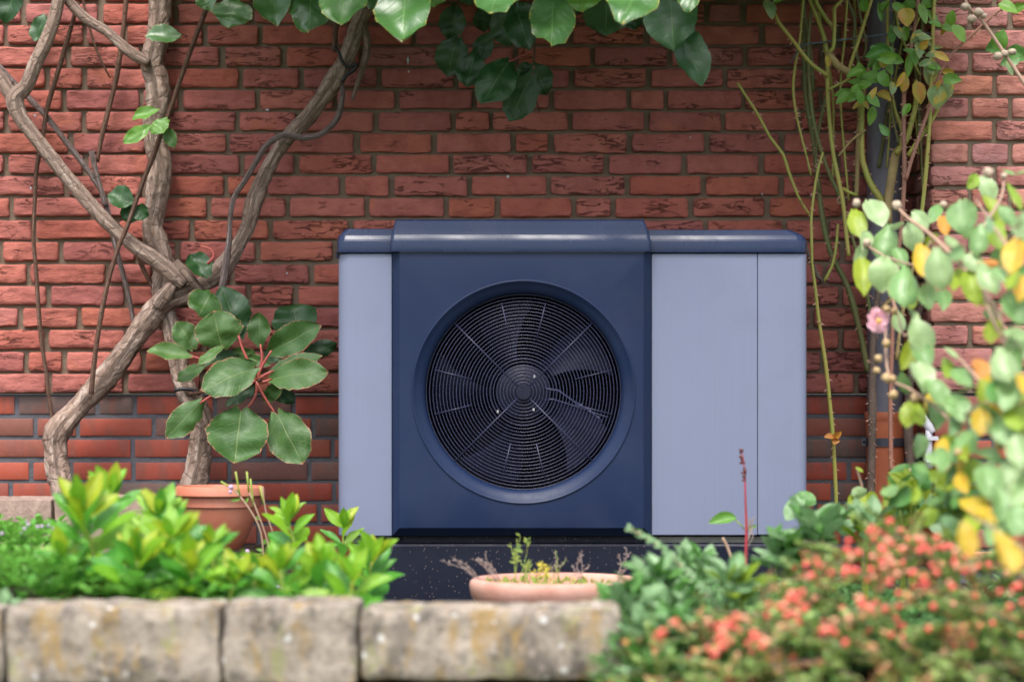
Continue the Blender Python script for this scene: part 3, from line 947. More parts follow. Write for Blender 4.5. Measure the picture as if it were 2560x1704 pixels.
    # fan: hub and blades
    fan = obj("fan", mesh("fan", *lathe([(0.0, 0.062), (0.066, 0.064), (0.073, 0.070), (0.074, 0.150), (0.0, 0.152)], (cx, HY, cz), 'Y', 48)), CAPM, t)
    V, Fc = lathe([(0.083, 0.060), (0.086, 0.058), (0.089, 0.060), (0.089, 0.090), (0.083, 0.090), (0.083, 0.060)], (cx, HY, cz), 'Y', 48)
    obj("hub_ring", mesh("hub_ring", V, Fc), BLADE, fan)
    for bnum in range(5):
        a0 = R(-28 + 72 * bnum)
        V, Fc = [], []
        nu, nv = 10, 8
        for side in (0, 1):
            for i in range(nu + 1):
                r = 0.072 + (0.238 - 0.072) * i / nu
                wdt = 0.50 + 0.18 * (i / nu)
                for j in range(nv + 1):
                    v_ = j / nv - 0.5
                    a = a0 + v_ * wdt - 0.25 * (i / nu) ** 1.5
                    y = 0.108 + v_ * 0.075 * (1.0 - 0.3 * i / nu) - 0.012 * (1 - 4 * v_ * v_) + side * 0.004
                    V.append((cx + r * math.cos(a), HY + y, cz + r * math.sin(a)))
        W = nv + 1; O = (nu + 1) * W
        for i in range(nu):
            for j in range(nv):
                q = (i * W + j, i * W + j + 1, (i + 1) * W + j + 1, (i + 1) * W + j)
                Fc.append(q); Fc.append(tuple(O + w for w in q[::-1]))
        for i in range(nu):
            for j in (0, nv):
                Fc.append((i * W + j, (i + 1) * W + j, O + (i + 1) * W + j, O + i * W + j))
        for j in range(nv):
            for i in (0, nu):
                Fc.append((i * W + j, i * W + j + 1, O + i * W + j + 1, O + i * W + j))
        sharpen(obj("blade", mesh("blade", V, Fc), BLADE, fan), 40)
    # motor cable that runs from hub to the rim behind the grille
    pa = lambda dx, dz, y: Vector((cx + dx, HY + y, cz + dz))
    cab = MB()
    cab.add(*tube([pa(.055, .010, .052), pa(.075, .006, .050), pa(.09, .004, .051), pa(.13, -.024, .053), pa(.17, -.048, .053), pa(.205, -.078, .055)], 0.0026, 6, 0.01))
    cab.add(*tube([pa(.058, -.022, .052), pa(.072, -.018, .050), pa(.12, -.032, .053), pa(.22, -.066, .055)], 0.0018, 6, 0.01))
    for q in range(5):
        p = pa(.15 + q * .011, -.034 - q * .0082, .053)
        cab.add(*lathe([(0.0, -.004), (.004, -.004), (.004, .004), (0.0, .004)], p, 'Z', 8))
    obj("motor_cable", cab.mesh("motor_cable"), WIRE, t)
    # plinth
    lv = []
    for z, ins in ((-0.02, 0.0), (hz(1366), 0.0), (hz(1361), 0.003), (hz(1359.5), 0.010)):
        lv.append((rrect(hx(874) + ins, hx(2006) - ins, HY + 0.026 + ins, YB - 0.02, (0.01, 0.01), 4), z))
    V, Fc = loft(lv)
    sharpen(obj("plinth", mesh("plinth", V, Fc), BASEP, t), 30)
    # dark back of the undercut
    v, f = box(hx(982), hx(1627), HY + 0.048, HY + 0.075, hz(1358), hz(1337))
    obj("undercut", mesh("undercut", v, f, False), BASEP, t)
    for sx in (960, 999, 1307, 1648, 1990):
        V, Fc = lathe([(0.0, -0.002), (0.0038, -0.002), (0.0045, 0.0), (0.0045, 0.01), (0, 0.01)], (hx(sx), HY + 0.047, hz(1349)), 'Y', 12)
        obj("screw", mesh("screw", V, Fc), INNER, t)
    # little latch at the lid's left edge
    v, f = box(hx(835), hx(843), HY + 0.05, HY + 0.08, hz(642), hz(626))
    obj("latch", mesh("latch", v, f, False), BASEP, t)
build_pump()

# ------------------------------------------------------------------ stones
def stone_geo(x0, x1, y0, y1, z0, z1, seed, rad=0.018, amp=0.006, n=18):
    """rounded, uneven block"""
    cx, cy, cz = (x0 + x1) / 2, (y0 + y1) / 2, (z0 + z1) / 2
    hx_, hy_, hz_ = (x1 - x0) / 2, (y1 - y0) / 2, (z1 - z0) / 2
    V, Fc = [], []
    def face(o, u, v, nu, nv):
        b = len(V)
        for j in range(nv + 1):
            for i in range(nu + 1):
                V.append(o + u * (i / nu * 2 - 1) + v * (j / nv * 2 - 1))
        for j in range(nv):
            for i in range(nu):
                Fc.append((b + j * (nu + 1) + i, b + j * (nu + 1) + i + 1, b + (j + 1) * (nu + 1) + i + 1, b + (j + 1) * (nu + 1) + i))
    X, Y, Z = Vector((hx_, 0, 0)), Vector((0, hy_, 0)), Vector((0, 0, hz_))
    k = lambda h: max(3, int(h * 2 / 0.016))
    face(-Y, X, Z, k(hx_), k(hz_)); face(Y, -X, Z, k(hx_), k(hz_))
    face(X, Y, Z, k(hy_), k(hz_)); face(-X, -Y, Z, k(hy_), k(hz_))
    face(Z, X, Y, k(hx_), k(hy_)); face(-Z, X, -Y, k(hx_), k(hy_))
    out = []
    for p in V:
        q = Vector((max(-hx_ + rad, min(hx_ - rad, p.x)), max(-hy_ + rad, min(hy_ - rad, p.y)), max(-hz_ + rad, min(hz_ - rad, p.z))))
        d = p - q
        if d.length > 1e-6:
            p = q + d.normalized() * rad
        w = Vector((p.x + cx, p.y + cy, p.z + cz))
        nrm = Vector((p.x / hx_, p.y / hy_, p.z / hz_)).normalized()
        a = amp * (nz(w.x * 14 + seed, w.y * 14, w.z * 14) + 0.6 * nz(w.x * 38, w.y * 38 + seed, w.z * 38) + 0.35 * nz(w.x * 90, w.y * 90 + seed, w.z * 90))
        out.append(p + nrm * a)
    return out, Fc, Matrix.Translation((cx, cy, cz))

def build_stones():
    DS = 4.5
    ks = DS / F
    ys = CAMY + DS
    X = lambda s_: (s_ - 1280) * ks
    ztop = CAMZ - (1516 - HOR) * ks
    zmid = CAMZ - (1722 - HOR) * ks
    t = thing("stone_wall", "low dry wall of pale lichen covered stone blocks in front", "stone wall", (X(780), ys + 0.1, -0.17))
    bounds = [(-480, 5, 0.0), (10, 550, 0.0), (554, 895, 0.004), (899, 1558, -0.004)]
    for i, (a, b, dz) in enumerate(bounds):
        V, Fc, M = stone_geo(X(a), X(b), ys + 0.004 * i, ys + 0.19, zmid + (0.004 if i != 3 else 0.014), ztop + dz, i * 7.7 + 1.3, 0.012 if i != 3 else 0.016, 0.0075)
        obj("stone", mesh("stone", V, Fc), STONE, t, M)
    zs = zmid
    for row in range(2):
        x = -700 + row * 120
        while x < 2950:
            w = random.uniform(420, 640)
            V, Fc, M = stone_geo(X(x), X(x + w - 8), ys + 0.015, ys + 0.2, zs - 0.128, zs - 0.003, x * .01 + row * 31, 0.014)
            o = obj("stone", mesh("stone", V, Fc), MOSS if (x + w > 1500 and row == 0) else STONE, t, M)
            if x + w > 1500 and row == 0:
                o["label"] = "mossy green stone in the lower course"
            x += w
        zs -= 0.130
    # sandstone blocks at the back of the bed, left
    DB = 5.95
    kb = DB / F
    for i, (a, b, top, lab) in enumerate(((-190, 130, 1247, "rough pinkish stone block at the far left behind the ground cover"), (133, 374, 1243, "pinkish stone block half hidden by the tallest green shoots"))):
        x0, x1 = (a - 1280) * kb, (b - 1280) * kb
        V, Fc, M = stone_geo(x0, x1, CAMY + DB, CAMY + DB + 0.22, 0.16, CAMZ - (top - HOR) * kb, 50 + i * 9, 0.008, 0.004)
        o = obj("stone_block", mesh("stone_block", V, Fc), BLOCK, None, M)
        tag(o, lab, "stone block", "stone blocks edging the left bed")
build_stones()

# ------------------------------------------------------------------ leaves
def leaf_mesh(name, kind, seed, nu=9, nv=6, cup=0.10, curl=0.10, wave=0.05, ragged=0.03):
    V, U, Fc = [], [], []
    for i in range(nu + 1):
        u = i / nu
        if kind == 'round':       # heart-shaped with a short point
            c = u / 0.93
            h = 0.5 * math.sqrt(max(0.0, 1 - (2 * c - 1) ** 2)) if c < 0.93 else 0
            if u > 0.865: h = 0.245 * (1 - (u - 0.865) / 0.135) ** 0.8
            if u < 0.12: h = max(h, 0.5 * math.sqrt(max(0.0, 1 - (2 * 0.12 - 1) ** 2)) * (0.55 + 0.45 * u / 0.12))
        elif kind == 'obovate':
            h = 0.5 * math.sin(math.pi * min(1, u ** 1.15)) ** 0.95
        else:                     # ovate
            h = 0.5 * math.sin(math.pi * u ** 0.8) ** 0.8
        for j in range(nv + 1):
            v = j / nv * 2 - 1
            hh = h * (1 + ragged * 2.2 * nz(u * 11 + seed, v * 0.5, seed) * (1 if abs(v) > 0.9 else 0))
            x = v * hh
            y = u
            if kind == 'round' and u < 0.30:
                y = u - 0.11 * math.sin(math.pi * min(1, abs(v) * 1.1)) * (1 - u / 0.30)
            z = cup * (abs(v) ** 1.5) * h * 2 - curl * (u - 0.3) ** 2
            z += wave * nz(x * 3.2 + seed, y * 3.2, seed * 0.7) + wave * 0.8 * abs(v) * nz(u * 5 + seed * 2, v * 1.3, 7.7)
            V.append((x, y, z)); U.append((v * 0.5 + 0.5, u))
    W = nv + 1
    for i in range(nu):
        for j in range(nv):
            Fc.append((i * W + j, i * W + j + 1, (i + 1) * W + j + 1, (i + 1) * W + j))
    return mesh(name, V, Fc, True, U)

LM = {
    'kiwi': [leaf_mesh("kiwi_leaf", 'round', 3.1 + k * 5.7, 12, 8, random.uniform(-.10, .18), random.uniform(0.05, .55), 0.15, 0.075) for k in range(11)],
    'obov': [leaf_mesh("shoot_leaf", 'obovate', 1.1 + k * 4.3, 9, 6, random.uniform(.10, .40), random.uniform(.1, .45), 0.09, 0.02) for k in range(6)],
    'ovate': [leaf_mesh("ovate_leaf", 'ovate', 2.2 + k * 3.9, 8, 6, random.uniform(-.1, .35), random.uniform(0, .4), 0.06, 0.03) for k in range(6)],
    'mallow': [leaf_mesh("mallow_leaf", 'round', 8.2 + k * 6.1, 9, 6, random.uniform(-.35, .35), random.uniform(.1, .7), 0.10, 0.03) for k in range(7)],
}

def put_leaf(kind, mat, parent, base, tip, width, roll=0.0, name="leaf", face=Vector((0, -1, 0.25)), label=None):
    base, tip = Vector(base), Vector(tip)
    Y = tip - base
    L = Y.length
    Y.normalize()
    Z = face - Y * face.dot(Y)
    if Z.length < 0.05:
        Z = Y.orthogonal()
    Z.normalize()
    Z = Matrix.Rotation(roll, 3, Y) @ Z
    X = Y.cross(Z)
    M = Matrix((X * width, Y * L, Z * min(width, L) * 1.0)).transposed().to_4x4()
    M.translation = base
    return obj(name, random.choice(LM[kind]), mat, parent, M, label=label)

# ------------------------------------------------------------------ kiwi vines
def pts(lst, d):
    """[(sx, sy[, d])...] -> world points"""
    return [at(p[0], p[1], p[2] if len(p) > 2 else d) for p in lst]

def rads(lst, d):
    return [r * d / F for r in lst]

def build_vines():
    va = thing("kiwi_vine", "gnarled vine climbing from the left stones with a diagonal trunk", "vine", tuple(at(160, 1330, 6.72)), "old vines on the brick wall")
    vb = thing("kiwi_vine", "upright gnarled vine rising behind the terracotta pot", "vine", tuple(at(490, 1340, 6.72)), "old vines on the brick wall")
    D = 6.80
    def stem(name, p, plist, r, mat, segs=14, step=0.008, gnarl=0.16, freq=22, knots=0.25, d=D, label=None):
        if name == 'trunk': r = [q * 1.10 for q in r]
        V, Fc, U = tube(pts(plist, d), rads(r, d) if isinstance(r, list) else r * d / F, segs, step, gnarl, freq, random.uniform(0, 50), knots)
        return obj(name, mesh(name, V, Fc, True, U), mat, p, label=label)
    # diagonal trunk
    stem("trunk", va, [(165, 1340, 6.76), (160, 1240, 6.76), (143, 1160, 6.77), (140, 1100, 6.77), (152, 1066, 6.77), (191, 1025), (237, 975), (283, 920), (325, 862), (367, 805), (410, 755), (455, 738), (509, 711), (555, 673), (597, 610), (622, 560), (640, 490), (676, 411), (719, 344), (773, 288), (827, 214), (856, 168), (880, 110), (897, 58), (915, 15), (930, -60)],
         [26, 25, 24, 25, 27, 25, 24, 25, 22, 22, 25, 22, 19, 20, 17, 16, 16, 16, 16, 17, 20, 17, 19, 18, 17, 17], BARK, 18, 0.007, 0.20, 24, 0.32)
    stem("trunk", va, [(262, 960), (272, 930), (285, 900)], [10, 14, 9], BARK, 12, 0.006, 0.25)
    stem("trunk", va, [(395, 765, 6.77), (415, 735, 6.76), (433, 712, 6.765)], [15, 15, 11], BARK, 12, 0.006, 0.25)
    stem("branch", va, [(905, 60), (918, 120), (900, 190), (880, 250)], [13, 9, 7, 5], BARK, 10, 0.008, 0.2)
    stem("branch", va, [(835, 130), (842, 60), (870, 20), (905, -30)], [6, 7, 8, 8], TWIG, 10, 0.01, 0.12)
    # curling cane
    stem("branch", va, [(857, 215, 6.78), (855, 250, 6.76), (842, 298, 6.75), (804, 334, 6.74), (758, 345, 6.73), (708, 338, 6.73), (666, 364, 6.74), (640, 405, 6.75), (612, 452, 6.76), (586, 492, 6.76), (576, 540, 6.75), (573, 600, 6.73), (563, 675, 6.72), (545, 774, 6.70), (530, 878, 6.68)],
         [6, 7, 7.5, 7.5, 7.5, 7.5, 7.5, 7, 7, 6.5, 6, 7, 9, 9, 8], TWIG2, 10, 0.01, 0.06, 22, 0.12)
    # smooth branch with the Y fork at the left
    stem("branch", va, [(153, -40), (140, 30), (126, 77), (108, 120), (88, 160), (66, 215), (38, 245), (50, 291), (78, 330), (107, 367), (165, 440), (214, 497), (268, 555), (333, 612), (383, 645), (432, 683), (462, 712)],
         [16, 16, 17, 17, 18, 19, 24, 20, 18, 18, 18, 18, 18, 18, 19, 20, 16], BARK2, 14, 0.01, 0.09, 20, 0.14, 6.76)
    stem("branch", va, [(-40, 150), (-5, 185), (20, 225), (38, 250)], [15, 15, 18, 19], BARK2, 12, 0.01, 0.09, 20, 0.1, 6.765)
    stem("branch", va, [(440, 655, 6.76), (462, 678, 6.75), (485, 705, 6.75), (505, 728, 6.755)], [9, 11, 10, 8], BARK2, 10, 0.008, 0.12)
    stem("branch", va, [(-10, 158), (38, 210), (115, 291), (172, 364), (230, 440), (262, 500), (285, 600), (318, 725), (338, 825)], [7, 7, 7, 7, 7, 7, 6.5, 6.5, 6], TWIG2, 10, 0.012, 0.06, 20, 0.12, 6.85)
    stem("branch", va, [(229, 378), (237, 417), (252, 474), (264, 515)], [7, 6.5, 6.5, 6], TWIG2, 10, 0.012, 0.08, 20, 0.1, 6.84)
    stem("branch", va, [(195, 5), (183, 50), (153, 153), (119, 268), (107, 344), (92, 421), (87, 500), (84, 597), (90, 675), (101, 828), (115, 927), (124, 1000), (134, 1062)], [5.5, 5.5, 6, 6, 5.5, 5.5, 5, 5, 5.5, 5.5, 5, 5, 4.5], TWIG, 8, 0.012, 0.05, 20, 0.15, 6.83)
    stem("branch", va, [(318, -30), (312, 40), (306, 96), (298, 150), (290, 200), (268, 287), (255, 340), (243, 405)], [6, 6, 6, 6.5, 6.5, 6, 6, 5], TWIG, 8, 0.012, 0.05, 20, 0.2, 6.86)
    stem("branch", va, [(520, 10), (513, 30), (471, 142), (425, 276), (411, 310), (386, 383), (356, 459), (318, 566), (291, 633), (264, 732), (245, 836), (231, 946), (228, 985)], [6.5, 6.5, 6, 6, 6, 6, 6, 5.5, 5.5, 5.5, 6, 6.5, 7], TWIG, 8, 0.012, 0.06, 20, 0.2, 6.72)
    stem("branch", va, [(205, -20), (212, 25), (222, 65), (238, 115), (252, 150), (275, 195)], [3.5, 3.5, 3.5, 3, 3, 2], TWIG, 6, 0.02, 0, 20, 0, 6.87)
    # upright vine
    stem("trunk", vb, [(470, 1340, 6.74), (480, 1240, 6.75), (494, 1170, 6.76), (503, 1110, 6.77), (507, 1060, 6.77), (490, 1015, 6.77), (470, 985, 6.77), (452, 930, 6.79), (440, 870, 6.80), (422, 800, 6.82), (406, 735), (410, 665), (392, 610), (380, 565), (390, 510), (398, 450), (402, 400), (388, 350), (386, 300), (396, 255), (392, 205), (380, 160), (392, 100), (400, 40), (402, -60)],
         [30, 29, 28, 26, 27, 27, 26, 22, 20, 20, 22, 24, 25, 24, 25, 28, 26, 25, 25, 27, 27, 26, 27, 26, 26], BARK, 18, 0.007, 0.20, 24, 0.28, 6.84)
    stem("branch", vb, [(150, -45), (165, -5), (214, 46), (268, 80), (302, 111), (340, 140), (372, 158)], [12, 13, 13, 13, 13, 14, 12], BARK2, 12, 0.01, 0.12, 20, 0.15, 6.79)
    stem("branch", vb, [(345, 640), (362, 680), (392, 735)], [7, 6, 5], TWIG, 8, 0.01, 0.1, 20, 0, 6.83)
    # ties
    V, Fc, U = tube(pts([(836, 118), (846, 130), (856, 155), (870, 168), (892, 160), (884, 176), (864, 190), (855, 205)], 6.755), 4.5 * 6.75 / F, 8, 0.006)
    obj("tie", mesh("tie", V, Fc), BLACKT, va)
    V, Fc, U = tube(pts([(436, 975), (455, 972), (482, 974), (500, 985)], 6.73), 5 * 6.75 / F, 8, 0.006)
    obj("tie", mesh("tie", V, Fc), BLACKT, vb)

    # hanging leaves along the top: base, tip, width, material, depth at base, depth change to the tip, roll
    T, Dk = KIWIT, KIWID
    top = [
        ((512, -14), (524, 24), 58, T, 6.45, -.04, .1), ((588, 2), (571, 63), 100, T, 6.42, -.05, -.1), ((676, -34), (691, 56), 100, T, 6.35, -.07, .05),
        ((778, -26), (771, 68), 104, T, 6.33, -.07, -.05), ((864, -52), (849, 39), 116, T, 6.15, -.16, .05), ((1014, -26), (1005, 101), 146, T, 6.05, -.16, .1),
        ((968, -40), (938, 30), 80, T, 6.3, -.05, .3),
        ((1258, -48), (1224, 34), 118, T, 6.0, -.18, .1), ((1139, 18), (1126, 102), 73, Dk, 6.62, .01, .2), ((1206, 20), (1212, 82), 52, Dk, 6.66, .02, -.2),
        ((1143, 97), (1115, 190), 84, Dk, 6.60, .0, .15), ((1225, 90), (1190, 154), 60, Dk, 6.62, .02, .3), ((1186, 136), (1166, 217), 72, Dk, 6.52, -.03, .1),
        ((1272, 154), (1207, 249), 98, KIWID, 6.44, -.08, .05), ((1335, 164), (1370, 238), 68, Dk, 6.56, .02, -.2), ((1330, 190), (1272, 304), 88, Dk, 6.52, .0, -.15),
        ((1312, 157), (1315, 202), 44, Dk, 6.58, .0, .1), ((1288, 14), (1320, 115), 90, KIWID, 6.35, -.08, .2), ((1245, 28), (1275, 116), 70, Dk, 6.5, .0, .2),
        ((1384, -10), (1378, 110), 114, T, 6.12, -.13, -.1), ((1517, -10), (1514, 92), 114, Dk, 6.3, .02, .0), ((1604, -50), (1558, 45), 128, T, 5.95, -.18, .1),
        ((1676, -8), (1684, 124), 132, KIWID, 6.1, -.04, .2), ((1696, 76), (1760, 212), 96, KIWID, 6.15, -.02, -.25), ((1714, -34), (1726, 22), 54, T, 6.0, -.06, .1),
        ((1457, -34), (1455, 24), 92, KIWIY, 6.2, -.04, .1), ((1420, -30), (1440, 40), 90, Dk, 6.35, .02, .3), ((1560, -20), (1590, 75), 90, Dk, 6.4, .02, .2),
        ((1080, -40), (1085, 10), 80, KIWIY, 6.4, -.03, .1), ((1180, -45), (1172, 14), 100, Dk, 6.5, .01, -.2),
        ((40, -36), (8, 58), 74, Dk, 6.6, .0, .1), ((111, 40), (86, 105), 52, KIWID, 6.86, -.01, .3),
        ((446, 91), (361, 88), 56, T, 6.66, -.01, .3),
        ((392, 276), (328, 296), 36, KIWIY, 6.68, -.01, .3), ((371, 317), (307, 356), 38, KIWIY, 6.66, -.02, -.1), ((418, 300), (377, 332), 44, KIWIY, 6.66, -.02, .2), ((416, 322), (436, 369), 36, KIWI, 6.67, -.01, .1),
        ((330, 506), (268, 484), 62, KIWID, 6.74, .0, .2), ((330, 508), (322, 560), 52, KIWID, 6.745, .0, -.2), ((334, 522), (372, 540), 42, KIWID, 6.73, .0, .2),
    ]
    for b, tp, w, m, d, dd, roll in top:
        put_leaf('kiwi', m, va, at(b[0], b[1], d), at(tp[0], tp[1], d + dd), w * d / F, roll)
    # hanging twig with its stalks
    V, Fc, U = tube(pts([(1322, -20), (1333, 60), (1336, 130), (1332, 175), (1336, 225), (1345, 268), (1350, 279)], 6.57), [.004, .0038, .0032, .003, .0025, .002, .0018], 8, 0.012)
    obj("branch", mesh("branch", V, Fc, True, U), TWIG, va)
    for a, b in (((1334, 130), (1274, 156)), ((1334, 172), (1336, 166)), ((1334, 185), (1330, 192)), ((1333, 70), (1290, 18))):
        V, Fc, U = tube(pts([a, ((a[0] + b[0]) / 2, (a[1] + b[1]) / 2 - 4), b], 6.53), 0.0017, 6, 0.01)
        obj("leaf_stalk", mesh("leaf_stalk", V, Fc), PETI, va)
    V, Fc, U = tube(pts([(468, 100), (458, 102), (446, 92)], 6.67), 0.0022, 6, 0.01)
    obj("leaf_stalk", mesh("leaf_stalk", V, Fc), PETI, va)
    # rest of the crown that arches out above, beyond the top of the picture
    cr = MB()
    base = [m for m in LM['kiwi']]
    for k in range(4200):
        x = random.gauss(0.12, 0.48)
        if abs(x - 0.1) > 1.05: continue
        y = -random.uniform(0.06, 0.95) if k % 3 else -random.uniform(0.05, 0.40)
        z = 1.84 + random.uniform(0.0, 0.36) + 0.12 * (y + 0.5)
        L = random.uniform(0.09, 0.15)
        rz = random.uniform(0, 6.28); tl = random.uniform(-0.9, 0.5)
        M = Matrix.Translation((x, y, z)) @ Matrix.Rotation(rz, 4, 'Z') @ Matrix.Rotation(tl, 4, 'X') @ Matrix.Diagonal((L, L, L, 1))
        src = base[k % len(base)]
        cr.add([M @ q.co for q in src.vertices], [tuple(p.vertices) for p in src.polygons], [(0, 0)] * len(src.vertices))
        # uv per vertex
        uvs = [(0, 0)] * len(src.vertices)
        for l in src.loops: uvs[l.vertex_index] = tuple(src.uv_layers[0].data[l.index].uv)
        cr.uv[-len(src.vertices):] = uvs
    obj("crown", cr.mesh("crown"), KIWIT, va, kind="stuff")
    for k in range(5):
        x = -0.5 + 0.28 * k
        V, Fc, U = tube([(x * 0.6 - .15, -0.08, 1.72 + .05 * k), (x * .8, -0.35, 2.0), (x, -0.75, 2.08), (x * 1.1, -1.1, 2.0)], [.014, .011, .008, .005], 10, 0.03, .1)
        obj("branch", mesh("branch", V, Fc, True, U), BARK2, va)

    # leaf cluster beside the pump: base, tip, width, material, depth at base, change, roll
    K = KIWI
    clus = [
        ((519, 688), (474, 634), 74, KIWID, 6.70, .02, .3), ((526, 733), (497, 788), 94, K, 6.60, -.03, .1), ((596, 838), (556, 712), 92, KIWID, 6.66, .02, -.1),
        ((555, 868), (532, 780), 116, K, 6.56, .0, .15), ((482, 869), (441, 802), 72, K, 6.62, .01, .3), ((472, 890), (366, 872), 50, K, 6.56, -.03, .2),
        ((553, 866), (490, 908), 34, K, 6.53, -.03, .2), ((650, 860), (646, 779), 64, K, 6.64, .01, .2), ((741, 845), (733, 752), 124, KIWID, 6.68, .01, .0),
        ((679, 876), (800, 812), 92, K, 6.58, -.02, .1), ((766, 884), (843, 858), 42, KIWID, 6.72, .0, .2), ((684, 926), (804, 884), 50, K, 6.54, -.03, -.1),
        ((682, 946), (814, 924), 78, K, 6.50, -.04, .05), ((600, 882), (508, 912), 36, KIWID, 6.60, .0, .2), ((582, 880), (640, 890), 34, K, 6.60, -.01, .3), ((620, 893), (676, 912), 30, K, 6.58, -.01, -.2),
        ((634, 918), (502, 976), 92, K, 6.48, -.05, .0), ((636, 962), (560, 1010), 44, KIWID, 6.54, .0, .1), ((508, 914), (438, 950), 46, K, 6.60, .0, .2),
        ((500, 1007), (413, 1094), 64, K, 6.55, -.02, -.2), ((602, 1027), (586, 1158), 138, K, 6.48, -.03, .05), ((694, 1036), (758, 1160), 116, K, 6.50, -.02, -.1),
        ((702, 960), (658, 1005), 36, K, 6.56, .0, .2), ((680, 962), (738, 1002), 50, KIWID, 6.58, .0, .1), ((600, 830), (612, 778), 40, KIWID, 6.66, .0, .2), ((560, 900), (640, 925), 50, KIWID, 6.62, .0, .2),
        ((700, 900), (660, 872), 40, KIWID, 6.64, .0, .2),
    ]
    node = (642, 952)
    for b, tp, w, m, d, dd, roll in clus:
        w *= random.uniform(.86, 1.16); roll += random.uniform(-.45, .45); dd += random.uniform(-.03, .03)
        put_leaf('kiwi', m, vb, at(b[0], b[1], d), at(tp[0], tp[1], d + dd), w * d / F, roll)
    for pl in ([(642, 952), (640, 985), (625, 1012), (600, 1032)], [(642, 956), (660, 990), (690, 1036)], [(642, 950), (655, 915), (679, 876)], [(644, 948), (665, 935), (684, 926)],
               [(646, 956), (668, 952), (684, 945)], [(640, 940), (610, 880), (596, 838)], [(643, 944), (655, 900), (651, 860)], [(560, 975), (535, 985), (500, 1008)], [(520, 905), (495, 895), (472, 889)], [(640, 952), (600, 960), (560, 968), (500, 975)],
               [(519, 660), (535, 640), (525, 622), (500, 615)]):
        V, Fc, U = tube(pts(pl, 6.53 if pl[0][0] > 530 else 6.60), [3.6 * 6.5 / F] * (len(pl) - 1) + [2.6 * 6.5 / F], 8, 0.01)
        obj("leaf_stalk", mesh("leaf_stalk", V, Fc), PETI, vb)
    V, Fc, U = tube(pts([(470, 985, 6.74), (540, 975, 6.64), (600, 962, 6.56), (646, 951, 6.53), (655, 948, 6.51)], 6.6), [.006, .005, .0045, .005, .003], 8, 0.01, .1)
    obj("branch", mesh("branch", V, Fc, True, U), TWIG, vb)
build_vines()

# ------------------------------------------------------------------ pots
def build_pots():
    d = 6.35
    k = d / F
    c = at(549.5, 1370, d)
    z = lambda s_: CAMZ - (s_ - HOR) * k - c.z
    t = thing("plant_pot", "orange terracotta coloured pot with wide rim by the vine trunk", "plant pot", tuple(c))
    prof = [(0.0, z(1371)), (50 * k, z(1371)), (55 * k, z(1366)), (68 * k, z(1345)), (86 * k, z(1305)), (95 * k, z(1272)), (96 * k, z(1267)), (100 * k, z(1266)), (101.5 * k, z(1264)), (102 * k, z(1242)), (104 * k, z(1239.5)), (111 * k, z(1239)),
            (114 * k, z(1236)), (113.5 * k, z(1226)), (110 * k, z(1217)), (104 * k, z(1213.5)), (98 * k, z(1214.5)), (95 * k, z(1219)), (93 * k, z(1240))]
    V, Fc = lathe(prof, tuple(c), 'Z', 72)
    sharpen(obj("pot_body", mesh("pot_body", V, Fc), TERRA, t), 32)
    V, Fc = lathe([(94 * k, z(1226)), (60 * k, z(1224)), (0.0, z(1222))], tuple(c), 'Z', 40, 0.001)
    obj("potting_soil", mesh("potting_soil", V, Fc), SOIL, t)
    # shallow bowl in front of the pump
    d = 5.62
    k = d / F
    c = at(1391, 1500, d)
    c.z = soil_z(c.x, c.y) - 0.004
    zr = at(0, 1444, d).z - c.z
    t = thing("clay_bowl", "shallow pinkish clay bowl with thick rounded rim below the fan", "plant bowl", tuple(c))
    r = 219 * k
    prof = [(0.0, 0.0), (r * .62, 0.0), (r * .78, 0.012), (r * .90, zr * .42), (r * .965, zr * .62), (r * .99, zr * .76), (r * .995, zr * .86), (r * .98, zr * .95), (r * .95, zr * .995), (r * .915, zr), (r * .885, zr * .97), (r * .865, zr * .88), (r * .85, zr * .72)]
    V, Fc = lathe(prof, tuple(c), 'Z', 80, 0.003)
    obj("bowl_body", mesh("bowl_body", V, Fc), BOWLM, t)
    V, Fc = lathe([(r * .86, zr * .80), (r * .6, zr * .83), (r * .3, zr * .84), (0.0, zr * .85)], tuple(c), 'Z', 48, 0.002)
    obj("potting_soil", mesh("potting_soil", V, Fc), BOWLM, t)
    return c, r, zr
bowl_c, bowl_r, bowl_z = build_pots()

# weeds in the bowl
def sprig(label, x_s, d, tip, n, mat, lmat, leaf_len, stem_r=0.0009, lean=0.0, group="weed sprigs growing in the clay bowl"):
    b = at(x_s, 1452, d)
    b.z = bowl_c.z + bowl_z * 0.80
    t = thing("weed_sprig", label, "weed", tuple(b), group)
    tp = at(tip[0], tip[1], d)
    st, lv = MB(), MB()
    for q in range(n):
        e = tp + Vector((random.uniform(-.03, .03), random.uniform(-.03, .03), random.uniform(-.035, 0.004))) if q else tp
        m_ = (b + e) / 2 + Vector((random.uniform(-.01, .01), random.uniform(-.01, .01), 0.008))
        V, Fc, U = tube([b + Vector((random.uniform(-.008, .008), 0, 0)), m_, e], [stem_r * 1.2, stem_r, stem_r * .6], 5, 0.012)
        st.add(V, Fc, U)
        for w in range(9):
            f_ = random.uniform(0.3, 1.02)
            p = b.lerp(m_, f_ * 2) if f_ < .5 else m_.lerp(e, f_ * 2 - 1)
            dr = Vector((random.uniform(-1, 1), random.uniform(-.6, .4), random.uniform(-.2, 1))).normalized()
            sd = dr.cross(Vector((random.uniform(-1, 1), -1, 0))).normalized()
            L = leaf_len * random.uniform(.6, 1.2)
            lv.add([p, p + dr * L * .5 + sd * L * .16, p + dr * L, p + dr * L * .5 - sd * L * .16], [(0, 1, 2, 3)])
    obj("stem", st.mesh("stem"), mat, t)
    obj("leaves", lv.mesh("leaves", False), lmat, t, kind="stuff")
